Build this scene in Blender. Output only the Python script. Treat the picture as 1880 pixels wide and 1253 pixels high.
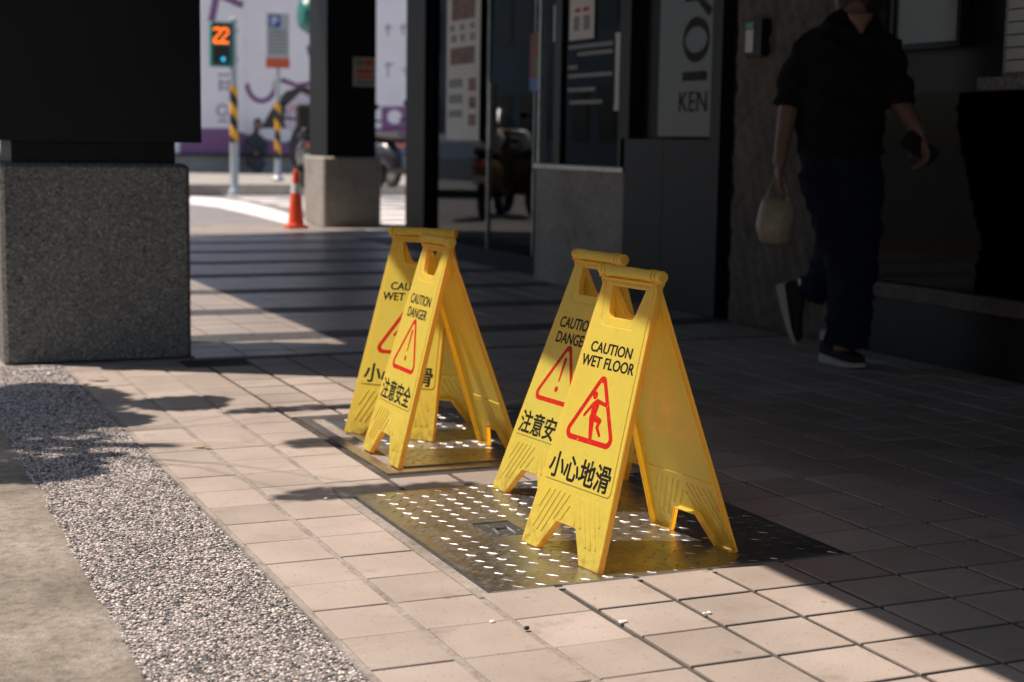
import bpy, bmesh, math, random
import numpy as np
from mathutils import Vector, Matrix
from mathutils import noise as mnoise

random.seed(7); rng = np.random.default_rng(7)
sc = bpy.context.scene
for o in list(bpy.data.objects): bpy.data.objects.remove(o)
COL = sc.collection
S = 0.18                                    # one paving tile, metres; layout below is in tile units (u right, v away)

# ------------------------------------------------------------------ camera
CR = np.array([[0.916843, -0.398936, 0.015779], [-0.036861, -0.123936, -0.991605], [0.397543, 0.908565, -0.128335]])
CC = np.array([-4.46922, -14.662631, 5.060484]); CF = 2853.41
cam = bpy.data.cameras.new('camera'); cam_o = bpy.data.objects.new('camera', cam); COL.objects.link(cam_o)
cam.sensor_width = 36.0; cam.lens = CF / 1880 * 36.0
m = Matrix(((CR[0][0], -CR[1][0], -CR[2][0], CC[0]*S), (CR[0][1], -CR[1][1], -CR[2][1], CC[1]*S),
            (CR[0][2], -CR[1][2], -CR[2][2], CC[2]*S), (0, 0, 0, 1)))
cam_o.matrix_world = m
cam.clip_end = 2000; cam.clip_start = 0.05
cam.dof.use_dof = True; cam.dof.focus_distance = 3.40; cam.dof.aperture_fstop = 4.0
sc.camera = cam_o

# ------------------------------------------------------------------ world, sun, exposure
TO_SUN = Vector((-0.43, 0.25, 1.0)).normalized()
w = bpy.data.worlds.new('World'); sc.world = w; w.use_nodes = True
nt = w.node_tree; bg = nt.nodes['Background']
sky = nt.nodes.new('ShaderNodeTexSky'); sky.sky_type = 'NISHITA'; sky.sun_disc = False
sky.sun_elevation = math.asin(TO_SUN.z); sky.sun_rotation = math.atan2(TO_SUN.x, TO_SUN.y)
sky.dust_density = 1.6
nt.links.new(sky.outputs[0], bg.inputs[0]); bg.inputs[1].default_value = 0.15
sun = bpy.data.lights.new('sun', 'SUN'); sun.energy = 5.0; sun.angle = math.radians(0.53); sun.color = (1.0, 0.845, 0.725)
sun_o = bpy.data.objects.new('sun', sun); COL.objects.link(sun_o)
sun_o.rotation_euler = (-TO_SUN).to_track_quat('-Z', 'Y').to_euler()
sc.view_settings.view_transform = 'Standard'; sc.view_settings.look = 'None'
sc.view_settings.exposure = 0.3; sc.view_settings.gamma = 1.0
sc.render.engine = 'CYCLES'
sc.cycles.use_denoising = True; sc.cycles.max_bounces = 8; sc.cycles.diffuse_bounces = 4; sc.cycles.glossy_bounces = 4
sc.cycles.transparent_max_bounces = 12; sc.cycles.sample_clamp_indirect = 6.0
sc.cycles.caustics_reflective = True; sc.cycles.caustics_refractive = False

# ------------------------------------------------------------------ helpers
def ray(px, py):
    q = np.array([(px-940)/CF, (py-626.5)/CF, 1.0]); return CR.T @ q
def at_u(u, px, py): r = ray(px, py); return CC + r*(u-CC[0])/r[0]
def at_v(v, px, py): r = ray(px, py); return CC + r*(v-CC[1])/r[1]
def at_z(z, px, py): r = ray(px, py); return CC + r*(z-CC[2])/r[2]
def at_d(d, px, py): return CC + ray(px, py)*d
def M3(p): return Vector((p[0]*S, p[1]*S, p[2]*S))

def srgb(r, g, b):
    f = lambda c: (c/255/12.92) if c/255 <= 0.04045 else ((c/255+0.055)/1.055)**2.4
    return (f(r), f(g), f(b))

def link(o, parent=None):
    COL.objects.link(o)
    if parent is not None: o.parent = parent
    return o
def tag(o, label=None, cat=None, group=None, kind=None):
    if label: o['label'] = label
    if cat: o['category'] = cat
    if group: o['group'] = group
    if kind: o['kind'] = kind
    return o
def empty(name, loc=(0, 0, 0), rz=0.0):
    o = bpy.data.objects.new(name, None); o.location = loc; o.rotation_euler = (0, 0, rz); o.empty_display_size = 0.1
    return link(o)

class MB:
    def __init__(self): self.v = []; self.f = []
    def add(self, vs, fs, mat=None):
        n = len(self.v)
        self.v += [tuple((mat @ Vector(p))) if mat is not None else tuple(p) for p in vs]
        self.f += [tuple(i+n for i in f) for f in fs]; return self
    def box(self, x0, x1, y0, y1, z0, z1, mat=None):
        vs = [(x0,y0,z0),(x1,y0,z0),(x1,y1,z0),(x0,y1,z0),(x0,y0,z1),(x1,y0,z1),(x1,y1,z1),(x0,y1,z1)]
        fs = [(0,3,2,1),(4,5,6,7),(0,1,5,4),(1,2,6,5),(2,3,7,6),(3,0,4,7)]
        return self.add(vs, fs, mat)
    def tbox(self, u0, u1, v0, v1, z0, z1):            # box in tile units
        return self.box(u0*S, u1*S, v0*S, v1*S, z0*S, z1*S)
    def cbox(self, x0, x1, y0, y1, z0, z1, c, mat=None):   # box with chamfered vertical and top edges
        p = [(x0+c,y0),(x1-c,y0),(x1,y0+c),(x1,y1-c),(x1-c,y1),(x0+c,y1),(x0,y1-c),(x0,y0+c)]
        q = [(x0+2*c,y0+c),(x1-2*c,y0+c),(x1-c,y0+2*c),(x1-c,y1-2*c),(x1-2*c,y1-c),(x0+2*c,y1-c),(x0+c,y1-2*c),(x0+c,y0+2*c)]
        vs = [(a,b,z0) for a,b in p]+[(a,b,z1-c) for a,b in p]+[(a,b,z1) for a,b in q]
        fs = [tuple(range(7,-1,-1)), tuple(range(16,24))]
        for k in (0, 8):
            for i in range(8): j=(i+1)%8; fs.append((k+i,k+j,k+8+j,k+8+i))
        return self.add(vs, fs, mat)
    def prism(self, poly, z0, z1, mat=None):
        n = len(poly)
        vs = [(a,b,z0) for a,b in poly]+[(a,b,z1) for a,b in poly]
        fs = [tuple(range(n-1,-1,-1)), tuple(range(n,2*n))]+[(i,(i+1)%n,n+(i+1)%n,n+i) for i in range(n)]
        return self.add(vs, fs, mat)
    def tube(self, path, rad, n=10, caps=True, mat=None):
        P = [Vector(p) for p in path]
        if not hasattr(rad, '__len__'): rad = [rad]*len(P)
        vs = []; fs = []; up = None
        for i, p in enumerate(P):
            t = (P[min(i+1,len(P)-1)]-P[max(i-1,0)])
            t = t.normalized() if t.length > 1e-9 else Vector((0,0,1))
            if up is None:
                up = Vector((0,0,1)) if abs(t.z) < 0.9 else Vector((1,0,0))
            a = (up-t*up.dot(t)).normalized(); b = t.cross(a); up = a
            r = rad[i]; ra, rb = (r if hasattr(r,'__len__') else (r, r))
            for k in range(n):
                th = 2*math.pi*k/n; vs.append(p+a*(ra*math.cos(th))+b*(rb*math.sin(th)))
        for i in range(len(P)-1):
            for k in range(n):
                j=(k+1)%n; fs.append((i*n+k, i*n+j, (i+1)*n+j, (i+1)*n+k))
        if caps:
            fs.append(tuple(range(n-1,-1,-1))); fs.append(tuple((len(P)-1)*n+k for k in range(n)))
        return self.add(vs, fs, mat)
    def rings(self, secs, n=20, mat=None):
        # secs: list of (center, ax, ay, rx, ry)
        vs = []; fs = []
        for c, ax, ay, rx, ry in secs:
            for k in range(n):
                th = 2*math.pi*k/n; vs.append(Vector(c)+Vector(ax)*(rx*math.cos(th))+Vector(ay)*(ry*math.sin(th)))
        for i in range(len(secs)-1):
            for k in range(n):
                j=(k+1)%n; fs.append((i*n+k, i*n+j, (i+1)*n+j, (i+1)*n+k))
        fs.append(tuple(range(n-1,-1,-1))); fs.append(tuple((len(secs)-1)*n+k for k in range(n)))
        return self.add(vs, fs, mat)
    def lathe(self, prof, n=20, mat=None):                 # prof: (r, z)
        vs = []; fs = []
        for r, z in prof:
            for k in range(n): th=2*math.pi*k/n; vs.append((r*math.cos(th), r*math.sin(th), z))
        for i in range(len(prof)-1):
            for k in range(n): j=(k+1)%n; fs.append((i*n+k,i*n+j,(i+1)*n+j,(i+1)*n+k))
        fs.append(tuple(range(n-1,-1,-1))); fs.append(tuple((len(prof)-1)*n+k for k in range(n)))
        return self.add(vs, fs, mat)
    def ball(self, c, r, n=12, m_=8, mat=None):
        rx, ry, rz = r if hasattr(r,'__len__') else (r,r,r)
        secs = []
        for i in range(m_+1):
            ph = -math.pi/2+math.pi*i/m_; k = max(math.cos(ph), 0.02)
            secs.append(((c[0],c[1],c[2]+rz*math.sin(ph)),(1,0,0),(0,1,0),rx*k,ry*k))
        return self.rings(secs, n, mat)
    def mesh(self, name):
        me = bpy.data.meshes.new(name); me.from_pydata([tuple(p) for p in self.v], [], self.f); me.update(); return me
    def build(self, name, mat, parent=None, smooth=None, loc=None):
        me = self.mesh(name)
        if mat is not None: me.materials.append(mat)
        o = bpy.data.objects.new(name, me)
        if loc is not None: o.location = loc
        link(o, parent)
        if smooth is not None: smooth_angle(me, smooth)
        return o

def smooth_angle(me, deg):
    me.polygons.foreach_set('use_smooth', [True]*len(me.polygons))
    try: me.set_sharp_from_angle(angle=math.radians(deg))
    except Exception: pass
    me.update()

def rpoly(pts, r, seg=5):                                   # polygon with rounded corners
    n = len(pts); out = []
    if not hasattr(r, '__len__'): r = [r]*n
    for i in range(n):
        p = Vector(pts[i]); a = Vector(pts[i-1]); b = Vector(pts[(i+1)%n]); ri = r[i]
        if ri <= 1e-6: out.append((p.x,p.y)); continue
        da = (a-p).normalized(); db = (b-p).normalized(); ang = da.angle(db)
        t = min(ri/math.tan(ang/2), (a-p).length*0.49, (b-p).length*0.49); rr = t*math.tan(ang/2)
        c = p+(da+db).normalized()*(rr/math.sin(ang/2)); s = p+da*t-c; e = p+db*t-c
        a0 = math.atan2(s.y,s.x); a1 = math.atan2(e.y,e.x); d = (a1-a0+math.pi)%(2*math.pi)-math.pi
        for k in range(seg+1): th=a0+d*k/seg; out.append((c.x+rr*math.cos(th), c.y+rr*math.sin(th)))
    return out
def inset(pts, d):                                          # offset a counter-clockwise polygon inwards
    n = len(pts); out = []
    for i in range(n):
        p = Vector(pts[i]); a = (p-Vector(pts[i-1])).normalized(); b = (Vector(pts[(i+1)%n])-p).normalized()
        na = Vector((-a.y,a.x)); nb = Vector((-b.y,b.x)); k = 1+na.dot(nb)
        out.append(tuple(p+(na+nb)*(d/max(k,0.3))))
    return out
def flat(outlines, half, bevel=0.0, bres=1):
    """filled 2-D outlines (the inner ones are holes), extruded +-half; returns verts, faces"""
    cu = bpy.data.curves.new('t', 'CURVE'); cu.dimensions = '2D'; cu.fill_mode = 'BOTH'; cu.extrude = max(half-bevel, 0)
    cu.bevel_depth = bevel; cu.bevel_resolution = bres
    if bevel: cu.offset = -bevel
    for pts in outlines:
        sp = cu.splines.new('POLY'); sp.points.add(len(pts)-1); sp.use_cyclic_u = True
        for q, p in zip(sp.points, pts): q.co = (p[0], p[1], 0, 1)
    o = bpy.data.objects.new('t', cu); me = o.to_mesh()
    vs = [tuple(v.co) for v in me.vertices]; fs = [tuple(p.vertices) for p in me.polygons]
    o.to_mesh_clear(); bpy.data.objects.remove(o); bpy.data.curves.remove(cu)
    return vs, fs
def text(body, width, height, bold=0.0, half=0.0, spacing=1.0):
    """text mesh centred on the origin, scaled into width x height; returns verts, faces"""
    cu = bpy.data.curves.new('t', 'FONT'); cu.body = body; cu.size = 1.0; cu.offset = bold; cu.extrude = 0.0; cu.space_character = spacing
    cu.resolution_u = 4
    o = bpy.data.objects.new('t', cu); me = o.to_mesh()
    P = np.array([v.co[:] for v in me.vertices]); fs = [tuple(p.vertices) for p in me.polygons]
    o.to_mesh_clear(); bpy.data.objects.remove(o); bpy.data.curves.remove(cu)
    lo, hi = P.min(0), P.max(0); P[:,0] = (P[:,0]-(lo[0]+hi[0])/2)*width/(hi[0]-lo[0]); P[:,1] = (P[:,1]-(lo[1]+hi[1])/2)*height/(hi[1]-lo[1])
    P[:,2] = half
    return [tuple(p) for p in P], fs
def stroke(a, b, r0, r1=None, seg=6):                       # a tapered capsule outline
    r1 = r0 if r1 is None else r1
    a = Vector(a); b = Vector(b); d = (b-a).normalized(); t0 = math.atan2(d.y, d.x); out = []
    for k in range(seg+1): th=t0+math.pi/2+math.pi*k/seg; out.append((a.x+r0*math.cos(th), a.y+r0*math.sin(th)))
    for k in range(seg+1): th=t0-math.pi/2+math.pi*k/seg; out.append((b.x+r1*math.cos(th), b.y+r1*math.sin(th)))
    return out
def circle(c, r, n=20): return [(c[0]+r*math.cos(2*math.pi*k/n), c[1]+r*math.sin(2*math.pi*k/n)) for k in range(n)]
def remeshed(mb, name, mat, parent, voxel=0.006, smooth=4):
    me = mb.mesh(name); o = bpy.data.objects.new(name, me); COL.objects.link(o)
    r = o.modifiers.new('r', 'REMESH'); r.mode = 'VOXEL'; r.voxel_size = voxel
    s_ = o.modifiers.new('s', 'SMOOTH'); s_.factor = 0.5; s_.iterations = smooth
    bpy.context.view_layer.update()
    ev = o.evaluated_get(bpy.context.evaluated_depsgraph_get())
    new = bpy.data.meshes.new_from_object(ev); o.modifiers.clear(); o.data = new; new.name = name
    new.materials.clear(); new.materials.append(mat)
    new.polygons.foreach_set('use_smooth', [True]*len(new.polygons))
    o.parent = parent
    return o

def wrinkle(o, amp, freq):                                   # cloth folds: slanted noise ridges along the normals
    me = o.data; n = len(me.vertices); co = np.empty(n*3); no = np.empty(n*3)
    me.vertices.foreach_get('co', co); me.vertex_normals.foreach_get('vector', no) if hasattr(me, 'vertex_normals') else None
    co = co.reshape(-1,3); no = no.reshape(-1,3); out = co.copy()
    for i in range(n):
        p = co[i]; q = Vector((p[0]*freq+p[2]*freq*.5, p[1]*freq+p[2]*freq*.4, p[2]*freq*1.7))
        f = 1-2*abs(mnoise.noise(q)); out[i] = p+no[i]*amp*(f*f-.45)
    me.vertices.foreach_set('co', out.ravel()); me.update(); return o

# ------------------------------------------------------------------ materials
def nodes_of(name):
    mt = bpy.data.materials.new(name); mt.use_nodes = True; t = mt.node_tree
    return mt, t, t.nodes['Principled BSDF']
def nd(t, kind, **kw):
    n = t.nodes.new(kind)
    for k, v in kw.items(): setattr(n, k, v)
    return n
def ramp(t, stops, src):
    r = nd(t, 'ShaderNodeValToRGB'); e = r.color_ramp.elements
    while len(e) < len(stops): e.new(0.5)
    for el, (p, c) in zip(e, stops): el.position = p; el.color = (*c, 1) if len(c) == 3 else c
    t.links.new(src, r.inputs[0]); return r.outputs[0]
def coords(t, obj=True):
    return nd(t, 'ShaderNodeTexCoord').outputs['Object'] if obj else nd(t, 'ShaderNodeNewGeometry').outputs['Position']
def noise(t, vec, scale, detail=4.0, rough=0.55, out='Fac'):
    n = nd(t, 'ShaderNodeTexNoise'); n.inputs['Scale'].default_value = scale; n.inputs['Detail'].default_value = detail
    n.inputs['Roughness'].default_value = rough; t.links.new(vec, n.inputs['Vector']); return n.outputs[out]
def mixc(t, fac, a, b, mode='MIX'):
    n = nd(t, 'ShaderNodeMix', data_type='RGBA', blend_type=mode)
    for i, x in ((0, fac), (6, a), (7, b)):
        if hasattr(x, 'links'): t.links.new(x, n.inputs[i])
        else: n.inputs[i].default_value = x if not hasattr(x, '__len__') else (*x[:3], 1)
    return n.outputs[2]
def bump(t, src, strength, dist, bsdf):
    b = nd(t, 'ShaderNodeBump'); b.inputs['Strength'].default_value = strength; b.inputs['Distance'].default_value = dist
    t.links.new(src, b.inputs['Height']); t.links.new(b.outputs[0], bsdf.inputs['Normal'])
def plain(name, col, rough=0.5, var=0.12, scale=8.0, metal=0.0, bmp=0.0, spec=0.5, emit=None, es=0.0):
    mt, t, b = nodes_of(name); v = coords(t, False)
    n = noise(t, v, scale)
    dark = tuple(c*(1-var) for c in col); lite = tuple(min(1, c*(1+var)) for c in col)
    t.links.new(ramp(t, [(0.3, dark), (0.7, lite)], n), b.inputs['Base Color'])
    b.inputs['Roughness'].default_value = rough; b.inputs['Metallic'].default_value = metal
    b.inputs['Specular IOR Level'].default_value = spec
    if bmp: bump(t, noise(t, v, scale*6), bmp, 0.003, b)
    if emit: b.inputs['Emission Color'].default_value = (*emit, 1); b.inputs['Emission Strength'].default_value = es
    return mt

def m_tile(smooth=False):
    mt, t, b = nodes_of('smooth_beige_tile' if smooth else 'beige_tile'); v = coords(t, False)
    oi = nd(t, 'ShaderNodeObjectInfo').outputs['Random']
    c1 = ramp(t, [(0.0, (0.318,0.281,0.247)), (0.5, (0.372,0.327,0.291)), (1.0, (0.41,0.36,0.322))], oi)
    big = noise(t, v, 3.0, 5)
    c2 = mixc(t, 0.6, c1, ramp(t, [(0.3, (0.72,0.70,0.68)), (0.7, (1.1,1.1,1.1))], big), 'MULTIPLY')
    sp = nd(t, 'ShaderNodeTexVoronoi'); sp.inputs['Scale'].default_value = 130; t.links.new(v, sp.inputs['Vector'])
    msk = noise(t, v, 45, 2)
    spk = ramp(t, [(0.0, (1,1,1)), (0.17, (1,1,1)), (0.24, (0,0,0))], sp.outputs['Distance'])
    spk2 = mixc(t, 1.0, spk, ramp(t, [(0.54, (0,0,0)), (0.60, (0.8,0.8,0.8))], msk), 'MULTIPLY')
    c3 = mixc(t, spk2, c2, (0.12,0.09,0.075))
    fine = noise(t, v, 220, 3)
    c4 = mixc(t, 0.35, c3, ramp(t, [(0.35,(0.75,0.75,0.75)),(0.65,(1.1,1.1,1.1))], fine), 'MULTIPLY')
    st1 = ramp(t, [(0.56,(0,0,0)),(0.70,(0.55,0.55,0.55))], noise(t, v, 7.5, 7, 0.68)); gum = nd(t, 'ShaderNodeTexVoronoi'); gum.inputs['Scale'].default_value = 6.5; t.links.new(v, gum.inputs['Vector'])
    c5 = mixc(t, st1, c4, (0.20,0.165,0.14)); c6 = mixc(t, ramp(t, [(0.0,(0.55,0.55,0.55)),(0.045,(0.5,0.5,0.5)),(0.06,(0,0,0))], gum.outputs['Distance']), c5, (0.15,0.125,0.105))
    t.links.new(c6, b.inputs['Base Color'])
    t.links.new(ramp(t, [(0.3,((0.28 if smooth else 0.55),)*3),(0.7,((0.42 if smooth else 0.8),)*3)], big), b.inputs['Roughness']); b.inputs['Specular IOR Level'].default_value = 0.5 if smooth else 0.35
    bump(t, noise(t, v, 160, 5), 0.25, 0.002, b)
    return mt
def m_concrete(name, c0, c1, c2, scale=2.5, bs=0.5):
    mt, t, b = nodes_of(name); v = coords(t, False)
    n1 = noise(t, v, scale, 8, 0.65); n2 = noise(t, v, scale*14, 6, 0.7)
    a = ramp(t, [(0.32, c0), (0.5, c1), (0.68, c2)], n1)
    n3 = noise(t, v, scale*90, 4, 0.75)
    a1_ = mixc(t, 0.8, a, ramp(t, [(0.28,(0.45,0.45,0.45)),(0.5,(1,1,1)),(0.75,(1.3,1.3,1.3))], n2), 'MULTIPLY')
    a2 = mixc(t, 0.7, a1_, ramp(t, [(0.32,(0.5,0.5,0.5)),(0.5,(1,1,1)),(0.72,(1.25,1.25,1.25))], n3), 'MULTIPLY')
    st = noise(t, v, scale*2.3, 3, 0.6)
    a3 = mixc(t, ramp(t, [(0.62,(0,0,0)),(0.74,(0.6,0.6,0.6))], st), a2, tuple(x*0.5 for x in c0))
    t.links.new(a3, b.inputs['Base Color']); b.inputs['Roughness'].default_value = 0.9; b.inputs['Specular IOR Level'].default_value = 0.25
    bump(t, noise(t, v, scale*40, 8, 0.7), bs, 0.006, b)
    return mt
def m_speckle(name, base, dark, lite, scale, rough=0.75, bs=0.6):
    mt, t, b = nodes_of(name); v = coords(t, False)
    vo = nd(t, 'ShaderNodeTexVoronoi'); vo.inputs['Scale'].default_value = scale; t.links.new(v, vo.inputs['Vector'])
    sep = nd(t, 'ShaderNodeSeparateColor'); t.links.new(vo.outputs['Color'], sep.inputs[0])
    c = ramp(t, [(0.0, dark), (0.25, base), (0.7, base), (1.0, lite)], sep.outputs[0])
    n = noise(t, v, scale*0.02, 4)
    c2 = mixc(t, 0.5, c, ramp(t, [(0.3,(0.7,0.7,0.7)),(0.7,(1.15,1.15,1.15))], n), 'MULTIPLY')
    t.links.new(c2, b.inputs['Base Color']); b.inputs['Roughness'].default_value = rough
    bump(t, vo.outputs['Distance'], bs, 0.004, b)
    return mt
def m_pebble():
    mt, t, b = nodes_of('pebble'); v = coords(t, False)
    ri = nd(t, 'ShaderNodeNewGeometry').outputs['Random Per Island']
    c = ramp(t, [(0.0,(0.045,0.046,0.047)),(0.24,(0.105,0.105,0.105)),(0.34,(0.22,0.215,0.21)),(0.46,(0.45,0.40,0.375)),(0.75,(0.62,0.545,0.50)),(1.0,(0.80,0.74,0.69))], ri)
    c2 = mixc(t, 0.4, c, ramp(t, [(0.3,(0.65,0.65,0.65)),(0.7,(1.1,1.1,1.1))], noise(t, v, 300, 3)), 'MULTIPLY')
    t.links.new(c2, b.inputs['Base Color']); b.inputs['Roughness'].default_value = 0.55
    return mt
def m_yellow():
    mt, t, b = nodes_of('yellow_plastic'); v = coords(t, False)
    n = noise(t, v, 14, 4); n2 = noise(t, v, 60, 6, 0.7)
    c = ramp(t, [(0.3,(0.96,0.87,0.13)),(0.7,(0.98,0.90,0.16))], n)
    dirt = ramp(t, [(0.55,(0,0,0)),(0.72,(0.6,0.6,0.6))], n2)
    ob = coords(t); sx = nd(t, 'ShaderNodeSeparateXYZ'); t.links.new(ob, sx.inputs[0])
    foot = ramp(t, [(0.0,(1,1,1)),(0.06,(0.35,0.35,0.35)),(0.16,(0,0,0))], sx.outputs[2])          # scuffed, dirty feet
    scuff = mixc(t, 1.0, foot, ramp(t, [(0.42,(0,0,0)),(0.62,(0.8,0.8,0.8))], noise(t, v, 38, 6, 0.75)), 'MULTIPLY')
    st_ = nd(t, 'ShaderNodeMapping'); st_.inputs['Scale'].default_value = (260, 260, 9); t.links.new(v, st_.inputs[0])
    scr = ramp(t, [(0.66,(0,0,0)),(0.72,(0.35,0.35,0.35))], noise(t, st_.outputs[0], 1.0, 2))
    c1 = mixc(t, dirt, c, (0.70,0.54,0.10)); c2_ = mixc(t, scuff, c1, (0.36,0.25,0.07)); c2 = mixc(t, scr, c2_, (0.72,0.55,0.12))
    t.links.new(c2, b.inputs['Base Color']); b.inputs['Roughness'].default_value = 0.42
    b.inputs['Specular IOR Level'].default_value = 0.4
    tr = nd(t, 'ShaderNodeBsdfTranslucent'); tr.inputs[0].default_value = (1.0,0.46,0.004,1)
    mx = nd(t, 'ShaderNodeMixShader'); mx.inputs[0].default_value = 0.50
    t.links.new(b.outputs[0], mx.inputs[1]); t.links.new(tr.outputs[0], mx.inputs[2])
    t.links.new(mx.outputs[0], t.nodes['Material Output'].inputs[0])
    bump(t, noise(t, v, 90, 3), 0.06, 0.001, b)
    return mt
def m_steel(name, col, rough, scr=0.12):
    mt, t, b = nodes_of(name); v = coords(t, False)
    n = noise(t, v, 9, 6, 0.65); n2 = noise(t, v, 70, 5, 0.6)
    c0 = ramp(t, [(0.3, tuple(c*0.62 for c in col)), (0.7, col)], n)
    n4 = noise(t, v, 26, 8, 0.7); dm = ramp(t, [(0.52,(0,0,0)),(0.70,(0.85,0.85,0.85))], n4)
    t.links.new(mixc(t, dm, c0, tuple(c*f for c, f in zip(col, (0.50,0.47,0.44)))), b.inputs['Base Color'])
    t.links.new(ramp(t, [(0.55,(1,1,1)),(0.75,(0.55,0.55,0.55))], n4), b.inputs['Metallic'])
    t.links.new(ramp(t, [(0.3,(rough-scr,)*3),(0.7,(rough+scr,)*3)], n2), b.inputs['Roughness'])
    bump(t, n2, 0.06, 0.002, b)
    return mt
def m_glass(name, tint=0.5, gloss_rough=0.02, gl_c=0.9):
    mt, t, b = nodes_of(name)
    tr = nd(t, 'ShaderNodeBsdfTransparent'); tr.inputs[0].default_value = (tint*0.92, tint, tint*0.97, 1)
    gl = nd(t, 'ShaderNodeBsdfGlossy'); gl.inputs['Roughness'].default_value = gloss_rough; gl.inputs[0].default_value = (gl_c*.95,gl_c,gl_c,1)
    fr = nd(t, 'ShaderNodeFresnel'); fr.inputs[0].default_value = 1.52
    nz = noise(t, coords(t, False), 1.2, 2)
    bp = nd(t, 'ShaderNodeBump'); bp.inputs['Strength'].default_value = 0.03; bp.inputs['Distance'].default_value = 0.01
    t.links.new(nz, bp.inputs['Height']); t.links.new(bp.outputs[0], gl.inputs['Normal'])
    mx = nd(t, 'ShaderNodeMixShader'); t.links.new(fr.outputs[0], mx.inputs[0]); t.links.new(tr.outputs[0], mx.inputs[1]); t.links.new(gl.outputs[0], mx.inputs[2])
    t.links.new(mx.outputs[0], t.nodes['Material Output'].inputs[0])
    return mt
def m_stripe():
    mt, t, b = nodes_of('hazard_stripe'); v = coords(t, False)
    sp = nd(t, 'ShaderNodeSeparateXYZ'); t.links.new(v, sp.inputs[0])
    m1 = nd(t, 'ShaderNodeMath', operation='MULTIPLY_ADD'); t.links.new(sp.outputs[0], m1.inputs[0]); m1.inputs[1].default_value = 1.2; t.links.new(sp.outputs[2], m1.inputs[2])
    m2 = nd(t, 'ShaderNodeMath', operation='MULTIPLY'); t.links.new(m1.outputs[0], m2.inputs[0]); m2.inputs[1].default_value = 1/0.34
    m3 = nd(t, 'ShaderNodeMath', operation='FRACT'); t.links.new(m2.outputs[0], m3.inputs[0])
    t.links.new(ramp(t, [(0.49,(0.02,0.02,0.018)),(0.51,(0.75,0.36,0.02))], m3.outputs[0]), b.inputs['Base Color']); b.inputs['Roughness'].default_value = 0.5
    return mt
def m_leaf():
    mt, t, b = nodes_of('leaf'); ri = nd(t, 'ShaderNodeNewGeometry').outputs['Random Per Island']
    t.links.new(ramp(t, [(0,(0.03,0.06,0.015)),(1,(0.08,0.13,0.03))], ri), b.inputs['Base Color']); b.inputs['Roughness'].default_value = 0.5
    return mt

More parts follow.
